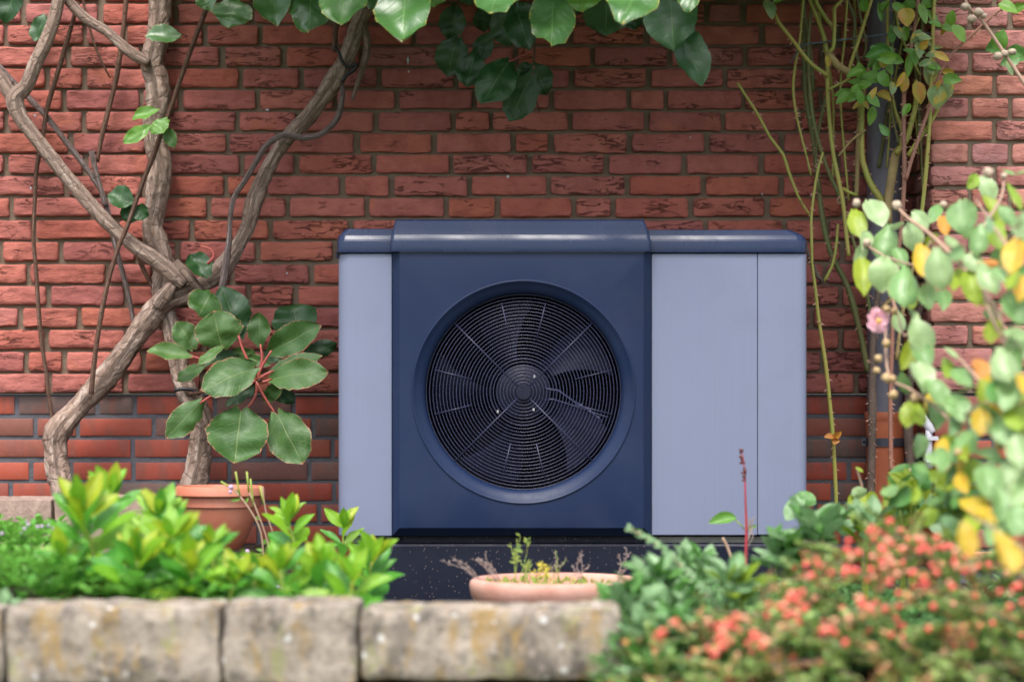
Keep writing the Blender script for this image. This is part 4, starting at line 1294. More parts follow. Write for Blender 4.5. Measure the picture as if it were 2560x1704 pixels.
for a in (
    ("dry grey sprig drooping over the left end of the clay bowl", 1215, 5.60, (1130, 1392), 4, DRYW, DRYW, .010),
    ("tallest green sprig standing in the clay bowl", 1285, 5.60, (1292, 1345), 4, WEEDG, WEEDG, .014),
    ("brown brittle sprig left of the tallest one in the bowl", 1255, 5.62, (1212, 1382), 5, DRYW, DRYW, .010),
    ("yellow leafed sprig in the middle of the clay bowl", 1345, 5.58, (1355, 1400), 4, WEEDG, WEEDY, .014),
    ("small mixed green sprig right of the yellow one in the bowl", 1385, 5.62, (1388, 1374), 4, WEEDG, DRYW, .009),
    ("dry sprig on the right half of the clay bowl", 1450, 5.64, (1452, 1385), 4, DRYW, DRYW, .009),
    ("thin grey dry sprig at the right end of the clay bowl", 1545, 5.64, (1566, 1372), 4, DRYW, DRYW, .009),
    ("low green seedling along the back of the clay bowl", 1315, 5.70, (1322, 1398), 5, WEEDG, WEEDG, .008),
):
    sprig(*a)
for k in range(1):
    mo = MB()
    for q in range(150):
        a = random.uniform(0, 6.28); rr = bowl_r * .8 * math.sqrt(random.random())
        p = bowl_c + Vector((rr * math.cos(a) - .03, rr * math.sin(a), bowl_z * .84))
        for w in range(3):
            dr = Vector((random.uniform(-.6, .6), random.uniform(-.6, .6), 1)).normalized()
            L = random.uniform(.006, .018)
            sd = dr.orthogonal().normalized() * L * .2
            mo.add([p - sd * .5, p + dr * L * .6 + sd, p + dr * L, p + dr * L * .6 - sd], [(0, 1, 2, 3)])
    tag(obj("seedlings", mo.mesh("seedlings", False), WEEDG, kind="stuff"), "tiny seedlings sprouting over the soil of the clay bowl", "seedlings")

# ------------------------------------------------------------------ downpipe and wall fittings
def build_pipe():
    d = 6.835
    k = d / F
    x = (2213 - 1280) * k
    y = CAMY + d
    z = lambda s_: CAMZ - (s_ - HOR) * k
    t = thing("downpipe", "grey rain downpipe entering an orange drain pipe in the corner", "downpipe", (x, y, 0.0))
    r = 45 * k
    V, Fc = lathe([(r, z(1045)), (r, 2.40)], (x, y, 0), 'Z', 40)
    obj("upper_pipe", mesh("upper_pipe", V, Fc), PIPEG, t)
    ro = 46.5 * k
    prof = [(r + .001, z(1029)), (ro + .0055, z(1030)), (ro + .006, z(1034)), (ro + .006, z(1048)), (ro + .0035, z(1052)), (ro + .003, z(1056)), (ro + .003, z(1082)), (ro, z(1092)), (ro, 0.0)]
    V, Fc = lathe(prof, (x, y, 0), 'Z', 40)
    sharpen(obj("drain_pipe", mesh("drain_pipe", V[:], [f[::-1] for f in Fc]), PIPEO, t), 30)
    cl = MB()
    V, Fc = lathe([(ro + .0005, z(1115)), (ro + .0035, z(1115)), (ro + .0035, z(1094)), (ro + .0005, z(1094))], (x, y, 0), 'Z', 40)
    cl.add(V, [f[::-1] for f in Fc])
    v, f = box(x - ro - .014, x - ro + .004, y - .006, y - .003, z(1113), z(1095)); cl.add(v, f)
    v, f = box(x + ro - .004, x + ro + .014, y - .006, y - .003, z(1113), z(1095)); cl.add(v, f)
    co = obj("pipe_clamp", cl.mesh("pipe_clamp", True), BAND, t)
    sharpen(co, 30)
    V, Fc = lathe([(0, -.004), (.0028, -.004), (.0036, -.001), (.0036, .004), (0, .004)], (x - ro - .0075, y - .006, z(1104)), 'Y', 10)
    obj("screw", mesh("screw", V, Fc), INNER, co)
    # white fitting on the pier
    d = 6.56
    t = thing("water_pipe", "short white plastic pipe with clips against the pier", "pipe", tuple(at(2330, 1180, d)))
    k = d / F
    m = MB()
    m.add(*tube(pts([(2306, 1040, d), (2312, 1052, d), (2322, 1066, d), (2330, 1082, d)], d), [9 * k, 11 * k, 12 * k, 10 * k], 12, .006))
    m.add(*tube(pts([(2322, 1072, d), (2322, 1170, d + .005)], d), 9 * k, 12, .02))
    obj("pipe_body", m.mesh("pipe_body"), WHITEP, t)
    for yy in (1095, 1150):
        m = MB(); p = at(2326, yy, d)
        v, f = box(p.x - 12 * k, p.x + 18 * k, p.y - .013, p.y + .03, p.z - 5 * k, p.z + 5 * k); m.add(v, f)
        obj("pipe_clip", m.mesh("pipe_clip", False), WHITEP, t)
    # twisted garden wire
    d = 6.62
    m = MB()
    P = pts([(1976, 158), (1990, 135), (2008, 113), (2060, 106), (2159, 93), (2266, 82), (2330, 84)], d)
    path, _ = catmull(P, 0.004)
    for ph in (0, math.pi):
        q = [p + Vector((0, math.cos(i * .9 + ph), math.sin(i * .9 + ph))) * .0016 for i, p in enumerate(path)]
        m.add(*tube(q, .0015, 5, 1.0))
    tag(obj("tie_wire", m.mesh("tie_wire"), WIREG), "dark twisted wire strung across the rose canes", "wire")
build_pipe()

# ------------------------------------------------------------------ climbing rose
def build_rose():
    t = thing("climbing_rose", "thorny climbing rose with long olive canes along the downpipe", "rose", tuple(at(2190, 1330, 6.70)))
    canes = [
        ([(2122, 640), (2117, 597), (2106, 498), (2083, 383), (2071, 268), (2069, 191), (2068, 140)], [5, 5.5, 5.5, 5.5, 5.5, 6, 6], CANE, 6.62),
        ([(2066, 140), (2083, 120), (2086, 60), (2087, 18), (2105, 0), (2115, -30)], [6, 5, 5, 5, 4, 4], CANE, 6.60),
        ([(2020, -20), (2025, 0), (2043, 45), (2060, 95), (2068, 140)], [5, 5.5, 5.5, 5.5, 6], CANE, 6.64),
        ([(2030, 670), (2029, 597), (2029, 534), (2042, 440), (2057, 381)], [4, 4, 3.8, 3.6, 3], CANE, 6.58),
        ([(2090, 1290), (2090, 1246), (2084, 1119), (2076, 1023), (2064, 912), (2047, 800), (2038, 720), (2030, 660)], [5, 5, 5.5, 5.5, 5, 5, 4.5, 4], CANE, 6.58),
        ([(2028, 20), (2022, 100), (2021, 165), (2029, 268), (2044, 344), (2071, 429), (2098, 490), (2130, 590), (2160, 700), (2180, 800)], [5, 5, 5.5, 5.5, 5.5, 5, 5, 5, 5, 5], CANED, 6.66),
        ([(2008, -30), (2010, 38), (2014, 230), (2033, 344), (2050, 500), (2067, 597), (2085, 650), (2120, 720), (2150, 830), (2170, 930)], [7, 7, 7, 7, 7, 7, 7, 8, 8, 8], CANED, 6.74),
        ([(1935, 30), (1945, 54), (1983, 103), (2025, 157), (2071, 191)], [4.5, 5, 5, 5.5, 6], CANE, 6.60),
        ([(1844, 208), (1868, 245), (1895, 287), (1926, 344), (1958, 387), (1970, 425), (1983, 459), (2000, 500), (2026, 540)], [3.5, 3.5, 4, 4, 4, 3.6, 3.4, 3.2, 3], CANE, 6.64),
        ([(2155, 255), (2155, 383), (2162, 420), (2178, 462), (2205, 500), (2222, 515)], [6.5, 7, 7, 7.5, 9, 10], CANE, 6.62),
        ([(2141, 490), (2143, 440), (2146, 330), (2156, 260), (2165, 200), (2182, 120)], [6, 6, 6, 6, 5, 4], CANEW, 6.66),
        ([(2106, 470), (2120, 480), (2142, 488)], [4, 4.5, 5], CANE, 6.62),
        ([(2222, 560), (2220, 510), (2228, 452), (2238, 390), (2248, 372)], [10, 11, 12, 12, 10], CANEW, 6.60),
        ([(2240, 385), (2266, 350), (2280, 300), (2289, 262), (2290, 200)], [8, 7.5, 7, 6.5, 5], CANE, 6.58),
        ([(2246, 372), (2256, 330), (2238, 280), (2228, 225), (2220, 115), (2218, 0), (2220, -40)], [6, 6, 5.5, 5, 5, 5, 5], CANE, 6.64),
        ([(2228, 1180), (2226, 1039), (2228, 920), (2236, 720), (2252, 580), (2258, 500), (2261, 421), (2259, 306), (2263, 184), (2282, 96), (2295, 0), (2300, -40)], [6, 6, 6, 6, 6, 6, 6, 6, 6, 5, 5, 5], CANER, 6.56),
        ([(2264, 450), (2276, 410), (2297, 344), (2320, 279), (2351, 180), (2385, 130), (2427, 90), (2470, 50), (2504, 23), (2530, 15)], [5, 5, 5, 4.5, 3.6, 3.4, 3.2, 3, 2.8, 2], CANER, 6.52),
        ([(2300, 560), (2308, 500), (2320, 364), (2328, 200), (2331, 115), (2335, 0), (2338, -40)], [5.5, 5.5, 5.5, 5.5, 5, 5, 5], CANE, 6.54),
        ([(2185, -30), (2178, 0), (2148, 96), (2125, 165), (2118, 190)], [5, 5, 5, 5, 5], CANE, 6.60),
        ([(2065, 135), (2078, 145), (2095, 165), (2121, 180), (2135, 190)], [9, 10, 10, 9, 7], CANEW, 6.60),
        ([(2035, -20), (2040, 5), (2067, 50), (2083, 69), (2090, 80)], [5, 5, 5, 5, 3], CANE, 6.63),
        ([(2112, -30), (2117, 0), (2136, 50), (2134, 110), (2150, 170), (2160, 230)], [5, 5, 5, 5, 5, 4], CANED, 6.70),
        ([(2270, 390), (2300, 345), (2331, 299), (2350, 262)], [6, 5.5, 5, 4.5], CANE, 6.56),
        ([(2177, 1260), (2178, 1205), (2181, 1050), (2181, 920), (2186, 800), (2202, 690), (2218, 560)], [10, 10, 10, 10, 9, 9, 9], CANEB, 6.62),
        ([(2280, 1260), (2276, 1158), (2270, 1058), (2276, 950), (2290, 820), (2310, 740)], [11, 11, 12, 10, 9, 8], CANEB, 6.68),
        ([(2185, 790), (2215, 760), (2240, 735), (2262, 700)], [7, 6.5, 6, 5], CANEW, 6.64),
        ([(2196, 420), (2210, 340), (2222, 260), (2235, 200)], [5, 5, 4.5, 4], CANED, 6.76),
        ([(2070, 225), (2090, 215), (2110, 205), (2125, 195)], [3.5, 3.5, 3.5, 3], CANE, 6.58),
        ([(2097, 390), (2130, 350), (2165, 325)], [3, 3, 2.5], CANEW, 6.60),
        ([(2240, 380), (2228, 460), (2206, 520), (2203, 560)], [6, 6, 6, 6], CANE, 6.66),
        ([(2308, 545), (2290, 640), (2260, 760), (2240, 900)], [5, 5, 5, 5], CANEW, 6.60),
        ([(2320, -30), (2310, 20), (2290, 60), (2275, 120), (2262, 190)], [4, 4, 4, 4, 4], CANE, 6.6),
        ([(2140, -30), (2150, 40), (2165, 110), (2158, 150)], [4, 4, 4, 3], CANED, 6.7),
        ([(2000, -30), (2016, 60), (2028, 140), (2034, 230)], [4.5, 4.5, 4.5, 4], CANED, 6.72),
        ([(2240, 10), (2246, 70), (2270, 130), (2300, 190)], [4, 4, 4, 3], CANE, 6.62),
        ([(2066, 240), (2048, 320), (2040, 400), (2050, 480)], [4.5, 4.5, 4.5, 4], CANED, 6.7),
        ([(2012, 600), (2022, 640), (2044, 690), (2058, 705)], [4, 5, 6, 6], CANEB, 6.66),
        ([(2095, 560), (2090, 620), (2078, 670), (2058, 705)], [3.5, 4, 4, 4], CANE, 6.66),
    ]
    for k in range(9):
        x0 = random.uniform(2010, 2330); x1 = x0 + random.uniform(-70, 70); x2 = x1 + random.uniform(-30, 50)
        canes.append(([(x0, -40), (x0 * .6 + x1 * .4, 90), (x1, 240), (x2, random.uniform(330, 520))], [3.2, 3.4, 3.4, 2.6], random.choice((CANE, CANE, CANED, CANEW)), random.uniform(6.58, 6.72)))
    th = MB()
    for plist, r, mat, d in canes:
        P = pts(plist, d)
        Rr = rads(r, d)
        V, Fc, U = tube(P, Rr, 8, 0.015, 0.05, 30, random.uniform(0, 40), 0.15)
        obj("cane", mesh("cane", V, Fc, True, U), mat, t)
        path, par = catmull(P, 0.004)
        for i in range(3, len(path) - 2, 1):
            if random.random() > 0.30: continue
            p = path[i]
            tn = (path[i + 1] - path[i - 1]).normalized()
            a = random.uniform(0, 6.28)
            o1 = tn.orthogonal().normalized()
            o = Matrix.Rotation(a, 3, tn) @ o1
            rr = Rr[min(len(Rr) - 1, int(par[i]))]
            L = random.uniform(.006, .0115)
            b0 = p + o * rr * .85
            s1 = tn * L * .32; s2 = tn.cross(o) * L * .13
            th.add([b0 + s1, b0 + s2, b0 - s1, b0 - s2, b0 + o * L - tn * L * .35 * (1 if tn.z > 0 else -1)], [(0, 1, 4), (1, 2, 4), (2, 3, 4), (3, 0, 4)])
    obj("thorns", th.mesh("thorns", False), THORN, t, kind="stuff")
    # leaves (centre, length, angle of the tip in degrees, width ratio, material)
    g, p_, y_ = ROSE, ROSEP, ROSEY
    lv = [
        (1925, 22, 44, -70, .75, p_), (1948, 4, 26, 20, .7, g), (2215, 145, 44, 180, .62, g), (2225, 138, 40, 80, .6, g), (2238, 148, 40, -20, .6, g), (2190, 155, 44, 200, .65, g), (2222, 168, 36, -60, .65, g), (2192, 168, 30, 240, .6, g),
        (2180, 193, 40, 170, .7, g), (2210, 200, 38, -50, .7, g), (2205, 188, 30, 60, .6, g), (2150, 178, 40, 100, .6, g), (2138, 185, 40, 200, .6, g), (2158, 190, 34, -20, .6, g), (2140, 211, 40, 160, .55, g), (2160, 212, 34, 10, .6, g),
        (2110, 233, 44, 190, .5, g), (2108, 245, 40, 215, .5, g), (2140, 228, 34, 250, .6, g), (2130, 245, 26, 220, .6, g), (2160, 250, 40, 170, .6, g), (2185, 252, 38, -40, .6, g), (2180, 240, 26, 40, .6, g), (2150, 240, 36, 100, .5, g),
        (2182, 234, 34, 60, .4, y_), (2145, 262, 30, 215, .45, y_), (2165, 262, 22, -60, .5, y_), (2250, 200, 40, 240, .4, y_),
        (2266, 42, 40, -80, .95, y_), (2272, 12, 36, 180, .7, g), (2324, 6, 40, 30, .65, g), (2308, 34, 46, -70, .5, g), (2330, 40, 36, 120, .55, g),
        (2290, 92, 38, 230, .55, p_), (2310, 92, 36, -10, .55, p_), (2313, 103, 34, -30, .5, p_), (2298, 124, 38, -80, .65, p_), (2278, 130, 36, 160, .6, g), (2288, 145, 32, -80, .6, g), (2340, 122, 32, 10, .5, p_), (2330, 136, 32, 190, .55, p_), (2355, 142, 38, -25, .5, y_), (2312, 158, 28, 200, .6, p_),
        (2330, 183, 52, 250, .78, p_), (2330, 165, 40, 100, .6, p_), (2380, 198, 42, -5, .6, g), (2368, 180, 30, 170, .55, y_), (2296, 232, 52, -75, .64, y_), (2346, 242, 54, -100, .9, p_), (2368, 222, 50, 70, .6, p_), (2345, 214, 30, 60, .4, y_),
        (2338, 60, 30, 160, .65, g), (2378, 45, 34, 80, .7, g), (2375, 70, 36, 0, .65, g), (2398, 84, 46, -55, .6, g), (2360, 72, 34, -110, .45, y_), (2520, 18, 44, -20, .7, g), (2550, 22, 36, 30, .65, g),
        (2500, 100, 46, 70, .8, g), (2490, 115, 46, 200, .8, SAGED), (2545, 135, 50, -30, .7, SAGED), (2525, 152, 44, 200, .7, SAGED), (2525, 170, 34, -70, .4, p_), (2178, 290, 44, -100, .5, g), (2210, 325, 34, 130, .5, CANE), (2185, 135, 40, 200, .6, SAGED), (2230, 85, 40, 90, .5, SAGED), (2192, 120, 30, 0, .5, SAGED),
        (2272, 165, 52, -95, .35, g), (2160, 8, 40, 90, .5, g), (2200, 30, 44, 100, .3, g),
    ]
    for k in range(15):
        lv.append((random.gauss(2215, 62), random.gauss(150, 75), random.uniform(26, 44), random.uniform(0, 360), random.uniform(.45, .75), random.choice((g, g, g, p_, SAGED, y_))))
    for cx, cy, L, ang, wr, m in lv:
        L *= 1.18
        d = random.uniform(6.46, 6.56)
        if m is CANE: m = SAGED
        ca, sa = math.cos(R(ang)), math.sin(R(ang))
        b = at(cx - ca * L / 2, cy + sa * L / 2, d); e = at(cx + ca * L / 2, cy - sa * L / 2, d + random.uniform(-.02, .01))
        put_leaf('ovate', m, t, b, e, L * wr * d / F, random.uniform(-.5, .5))
    # dried curled leaf caught on the long cane
    for (b, e) in (((2085, 1090), (2060, 1092)), ((2082, 1095), (2104, 1078)), ((2080, 1100), (2100, 1102))):
        put_leaf('ovate', MALLOWO, t, at(*b, 6.56), at(*e, 6.55), 18 * 6.56 / F, .4, label="dried orange brown leaf")
build_rose()

# dry stalk with pale seed heads, top right corner
def ball(c, r, n=8, amp=0.0, seed=0, sz=1.0):
    V, Fc = [], []
    m = n // 2 + 1
    for i in range(m + 1):
        th_ = math.pi * i / m
        for j in range(n):
            a = 2 * math.pi * j / n
            q = Vector((math.sin(th_) * math.cos(a), math.sin(th_) * math.sin(a), math.cos(th_) * sz))
            V.append(Vector(c) + q * r * (1 + amp * nz(q.x * 3 + seed, q.y * 3, q.z * 3)))
    for i in range(m):
        for j in range(n):
            Fc.append((i * n + j, (i + 1) * n + j, (i + 1) * n + (j + 1) % n, i * n + (j + 1) % n))
    return V, Fc

def build_dry_stalk():
    d = 6.1
    t = thing("dry_stalk", "dry pale stalk with round seed heads in the upper right corner", "dry plant", tuple(at(2700, 420, d)))
    V, Fc, U = tube(pts([(2700, 430), (2620, 300), (2557, 203), (2505, 125), (2455, 52), (2425, 22), (2408, -8)], d), rads([6, 5.5, 5, 4.5, 4, 3.5, 2], d), 8, .02)
    obj("stem", mesh("stem", V, Fc, True, U), MSTEM, t)
    for i, (x, y, r) in enumerate(((2413, 18, 12), (2447, 31, 12), (2430, 48, 13), (2460, 40, 8), (2512, 134, 11), (2494, 141, 12), (2530, 130, 10))):
        V, Fc = ball(at(x, y, d - .005), r * d / F, 14, .45, i * 3.3, .8)
        obj("seed_head", mesh("seed_head", V, Fc), PODW, t)
build_dry_stalk()

# ------------------------------------------------------------------ bright green shoots in the left bed
def shoot(label, base, top, d, n, L, w=0.37, tipn=5, group="bright green shoots in the left bed", lean_d=0.0):
    b = at(base[0], base[1], d)
    b.z = min(b.z, soil_z(b.x, b.y) + 0.005)
    e = at(top[0], top[1], d + lean_d)
    n = int(n * 1.65); L *= 1.34; tipn += 1
    t = thing("leafy_shoot", label, "plant", tuple(b), group)
    m_ = b.lerp(e, .5) + Vector((random.uniform(-.012, .012), random.uniform(-.01, .01), 0))
    V, Fc, U = tube([b, m_, e], [.0042, .0036, .0022], 8, .02)
    obj("stem", mesh("stem", V, Fc, True, U), STEMG, t)
    a = random.uniform(0, 6.28)
    for i in range(n):
        f_ = (i + .6) / n
        f_ = 0.12 + 0.88 * f_ ** 0.85
        p = b.lerp(m_, f_ * 2) if f_ < .5 else m_.lerp(e, f_ * 2 - 1)
        a += 2.4 + random.uniform(-.3, .3)
        el = R(8 + 52 * f_ ** 2 + random.uniform(-14, 14))
        LL = L * random.uniform(.8, 1.15) * (1.0 if f_ < .75 else 1.0 - .35 * (f_ - .75) / .25)
        dr = Vector((math.cos(a) * math.cos(el), math.sin(a) * math.cos(el), math.sin(el)))
        mat = random.choice((SHOOTG, SHOOTG, SHOOT)) if f_ < .6 else random.choice((SHOOT, SHOOT, SHOOTG, SHOOTG)) if f_ < .85 else random.choice((SHOOTY, SHOOT, SHOOT, SHOOTG))
        put_leaf('obov', mat, t, p, p + dr * LL, LL * w * random.uniform(.9, 1.15), random.uniform(-.35, .35), face=Vector((0, -.75, 1)))
    for i in range(tipn):
        a += 2.0
        el = R(random.uniform(35, 75))
        LL = L * random.uniform(.55, .85)
        dr = Vector((math.cos(a) * math.cos(el), math.sin(a) * math.cos(el), math.sin(el)))
        put_leaf('obov', random.choice((SHOOTY, SHOOT, SHOOT)), t, e, e + dr * LL, LL * w, random.uniform(-.4, .4), face=Vector((0, -.8, 1)))

S_ = [
    ("broad green shoot with large leaves in front of the far left block", (265, 1520), (205, 1285), 4.95, 15, .092),
    ("tallest bright shoot topped by an upright leaf rosette", (290, 1520), (277, 1236), 5.25, 12, .078),
    ("bright shoot just left of the terracotta pot rim", (400, 1510), (402, 1290), 5.1, 13, .078),
    ("yellowish shoot overlapping the left side of the terracotta pot", (420, 1520), (432, 1345), 4.9, 11, .072),
    ("short shoot in front of the base of the terracotta pot", (515, 1500), (527, 1365), 4.95, 9, .060),
    ("low pale shoot at the stone joint below the terracotta pot", (560, 1540), (590, 1450), 4.85, 9, .066),
    ("glossy shoot with a tall wavy leaf right of the terracotta pot", (742, 1470), (722, 1300), 5.7, 9, .074),
    ("thin shoot standing against the silver panel's lower left corner", (865, 1460), (860, 1322), 5.85, 7, .066),
    ("shoot nearest the pump's dark plinth with one leaf stretched right", (912, 1540), (930, 1402), 5.35, 12, .078),
    ("low yellow green shoot between the wavy leaf and the stone top", (700, 1530), (702, 1425), 4.85, 10, .070),
    ("spreading yellow shoot left of the stretched leaf shoot", (800, 1530), (806, 1420), 4.9, 11, .068),
    ("dark green low shoot behind the first front stone", (180, 1520), (160, 1400), 4.9, 10, .070),
    ("small shoot in the middle of the left bed's front edge", (345, 1525), (345, 1400), 4.85, 11, .076),
    ("low green shoot over the first stone joint", (480, 1525), (478, 1415), 4.85, 11, .074),
    ("low leafy shoot filling the gap under the wavy leaf", (640, 1520), (640, 1440), 4.9, 10, .064),
    ("drooping shoot over the second stone joint", (885, 1550), (880, 1450), 4.85, 9, .070),
]
for a in S_:
    shoot(*a)

# pale leaf tuft at the far left edge on the first stone joint
t = thing("leafy_shoot", "blurred grey green leaf tuft on the stone top at the left edge", "plant", tuple(at(5, 1530, 4.6)), None)
for k in range(7):
    a = random.uniform(0, 6.28); el = R(random.uniform(10, 70))
    b = at(5, 1528, 4.6)
    put_leaf('obov', SAGE, t, b, b + Vector((math.cos(a) * math.cos(el), math.sin(a) * math.cos(el), math.sin(el))) * .05, .02, 0, face=Vector((0, -.3, 1)))

# ground cover: masses of small leaves (one object each)
def cover(name, label, cat, mat, n, place, size, flowers=None):
    m = MB()
    for q in range(n):
        p, up = place()
        k = 3
        a0 = random.uniform(0, 6.28)
        L0 = size * random.uniform(.6, 1.25)
        for w in range(k):
            a = a0 + w * 2.09 + random.uniform(-.3, .3)
            el = random.uniform(.0, .8)
            dr = Vector((math.cos(a) * math.cos(el), math.sin(a) * math.cos(el), math.sin(el)))
            sd = dr.cross(Vector((0, 0, 1))).normalized()
            L = L0
            up_ = sd.cross(dr)
            m.add([p, p + dr * L * .45 + sd * L * .30 + up_ * L * .08, p + dr * L * .85 + sd * L * .22, p + dr * L, p + dr * L * .85 - sd * L * .22, p + dr * L * .45 - sd * L * .30 + up_ * L * .08, p + dr * L * .5 - up_ * L * .03],
                  [(0, 1, 6), (1, 2, 6), (2, 3, 6), (3, 4, 6), (4, 5, 6), (5, 0, 6)],
                  [(.5, 0), (0.1, .45), (0.15, .8), (.5, 1), (.85, .8), (0.9, .45), (.5, .5)])
    o = obj(name, m.mesh(name), mat, kind="stuff")
    tag(o, label, cat)
    return o

def place_left():
    sx = random.uniform(-60, 1020)
    d = random.uniform(4.75, 5.85)
    p = at(sx, 1300, d)
    zt = soil_z(p.x, p.y)
    hgt = 0.10 if sx < 190 else 0.055
    if d > 5.2 and sx < 150: hgt = 0.13
    if 640 < sx and d > 5.3: hgt = .05
    if sx > 760: hgt = .05 * max(0, (1020 - sx) / 260)
    return Vector((p.x, p.y, zt + random.uniform(0.0, 1.0) ** .7 * hgt)), None
cover("ground_cover", "low carpet of small lobed leaves filling the left bed", "ground cover", COVER, 2500, place_left, 0.028)
fl = MB()
for q in range(24):
    sx = random.choice((random.uniform(0, 160), random.uniform(600, 720), random.uniform(90, 140)))
    d = random.uniform(5.2, 5.7)
    p = at(sx, 1300, d)
    p.z = soil_z(p.x, p.y) + (0.12 if sx < 190 else .065) + random.uniform(-.01, .03)
    V, Fc = ball(p, .0042, 6, .3, q)
    fl.add(V, Fc)
tag(obj("blossoms", fl.mesh("blossoms"), LILAC, kind="stuff"), "tiny lilac blossoms dotted over the left ground cover", "blossoms")

# willowherb by the pot
def willow():
    d = 5.9
    t = thing("willowherb", "thin willowherb with pods and lilac flowers before the terracotta pot", "weed", tuple(at(672, 1390, d)))
    st = MB()
    for pl, r in (([(660, 1400), (652, 1330), (632, 1285), (600, 1240), (578, 1218)], 2.2), ([(672, 1400), (668, 1350), (640, 1270), (620, 1225)], 2.0), ([(690, 1400), (684, 1340), (664, 1275), (656, 1215)], 1.8)):
        V, Fc, U = tube(pts(pl, d), r * d / F, 6, .015); st.add(V, Fc, U)
    obj("stem", st.mesh("stem"), MSTEM, t)
    for a, b in (((600, 1240), (589, 1178)), ((622, 1230), (617, 1178)), ((634, 1265), (626, 1196)), ((580, 1220), (552, 1203)), ((660, 1262), (650, 1214))):
        V, Fc, U = tube(pts([a, b], d), 2.6 * d / F, 6, .02)
        obj("seed_pod", mesh("seed_pod", V, Fc), STEMG, t)
    for b, e, w in (((602, 1248), (575, 1252), 8), ((610, 1258), (622, 1242), 9), ((585, 1225), (598, 1232), 8), ((640, 1290), (655, 1300), 8), ((655, 1360), (668, 1345), 10), ((660, 1375), (640, 1372), 9)):
        put_leaf('ovate', ROSE, t, at(*b, d), at(*e, d), w * d / F, .2)
    for x, y, r in ((577, 1217, 6.5), (576, 1229, 4.5), (619, 1378, 6)):
        V, Fc = ball(at(x, y, d - .005), r * d / F, 8, .4, x)
        obj("flower", mesh("flower", V, Fc), LILAC, t)
willow()

# ------------------------------------------------------------------ plants right of the stone wall
def clump(label, cx, cy, d, n, L, mat, mat2, w=.45, kind='obov', up=(15, 70), spread=.03, group="leafy plants in the right bed"):
    n = int(n * 1.5)
    b = at(cx, cy, d)
    b0 = Vector((b.x, b.y, min(b.z, soil_z(b.x, b.y) + .01)))
    t = thing("leafy_plant", label, "plant", tuple(b0), group)
    st = MB()
    for i in range(n):
        a = random.uniform(0, 6.28)
        el = R(random.uniform(*up))
        dr = Vector((math.cos(a) * math.cos(el), math.sin(a) * math.cos(el) - .15, math.sin(el)))
        p = b + Vector((random.uniform(-spread, spread), random.uniform(-spread, spread), random.uniform(-spread, spread)))
        LL = L * random.uniform(.7, 1.2)
        put_leaf(kind, mat if random.random() < .65 else mat2, t, p, p + dr * LL, LL * w, random.uniform(-.5, .5), face=Vector((0, -.35, 1)))
        if i % 2 == 0:
            V, Fc, U = tube([b0 + (p - b) * .4, b0.lerp(p, .6) + Vector((0, 0, .004)), p], [.002, .0018, .0014], 5, .02)
            st.add(V, Fc, U)
    obj("stem", st.mesh("stem"), STEMG, t)

for a in (
    ("grey green clump spilling over the right end of the stone wall", 1560, 1520, 4.75, 24, .060, SAGE, SAGED),
    ("grey green clump behind the stone wall's right corner", 1640, 1470, 4.95, 26, .062, SAGE, SAGED),
    ("deep green clump left of the red dock stalk", 1740, 1440, 5.2, 26, .060, SAGE, SAGED),
    ("pale leafy clump in front of the red dock stalk", 1830, 1480, 4.8, 24, .066, SAGE, MALLOWG),
    ("deep green clump right of the red dock stalk", 1960, 1400, 5.2, 26, .070, SAGED, SAGE),
    ("broad leafed clump before the silver panel's right corner", 2050, 1360, 5.2, 22, .078, SAGE, SAGED),
    ("low clump below the right end of the stone wall", 1610, 1620, 4.5, 24, .062, SAGE, SAGED),
    ("bluish low clump in the right foreground by the stone end", 1700, 1600, 4.5, 26, .060, SAGE, SAGED),
    ("dark low clump under the berry shrub's left tip", 1640, 1690, 4.4, 22, .060, SAGED, SAGE),
    ("leafy clump between bowl and pale clump", 1690, 1530, 4.8, 24, .058, SAGE, SAGED),
    ("leafy clump at the foot of the downpipe", 2170, 1330, 5.4, 20, .072, SAGE, MALLOWG),
    ("tall leafy clump in front of the orange drain pipe", 2270, 1260, 5.5, 22, .070, SAGED, MALLOWG),
    ("pale clump under the mallow leaves at right", 2380, 1270, 5.0, 22, .070, MALLOWG, SAGE),
):
    clump(*a)

# broad leaves rising on stalks at the foot of the wall
def stalk_plant(label, root, d, leaves, stem_pts, mat_s=MSTEM, r=3.0, group="leafy plants in the right bed"):
    b = at(root[0], root[1], d); b.z = min(b.z, soil_z(b.x, b.y) + .01)
    t = thing("leafy_plant", label, "plant", tuple(b), group)
    st = MB()
    for pl in stem_pts:
        V, Fc, U = tube([b] + pts(pl, d), r * d / F, 6, .02); st.add(V, Fc, U)
    obj("stem", st.mesh("stem"), mat_s, t)
    for bb, e, w, m in leaves:
        put_leaf('mallow', m, t, at(*bb, d), at(*e, d - .02), w * d / F, random.uniform(-.3, .3))
stalk_plant("plant with a drooping pair of leaves at the silver panel's edge", (2055, 1400), 5.6,
            [((1998, 1232), (2040, 1258), 36, SAGED), ((2000, 1240), (1965, 1300), 44, SAGE), ((1995, 1236), (1990, 1275), 36, SAGE), ((2110, 1270), (2035, 1300), 50, SAGE), ((2085, 1300), (2045, 1325), 40, SAGE), ((2090, 1310), (2140, 1320), 46, SAGE)],
            [[(2040, 1330), (2018, 1280), (2000, 1236)], [(2070, 1330), (2090, 1300)]])
stalk_plant("plant with pale stem tip rising beside the orange drain pipe", (2160, 1400), 5.7,
            [((2165, 1225), (2128, 1235), 30, MALLOWP), ((2160, 1235), (2120, 1268), 42, MALLOWG), ((2165, 1240), (2195, 1250), 34, MALLOWG), ((2150, 1250), (2175, 1300), 36, SAGE), ((2140, 1168), (2158, 1180), 10, MALLOWG)],
            [[(2160, 1280), (2158, 1230), (2142, 1168)]])
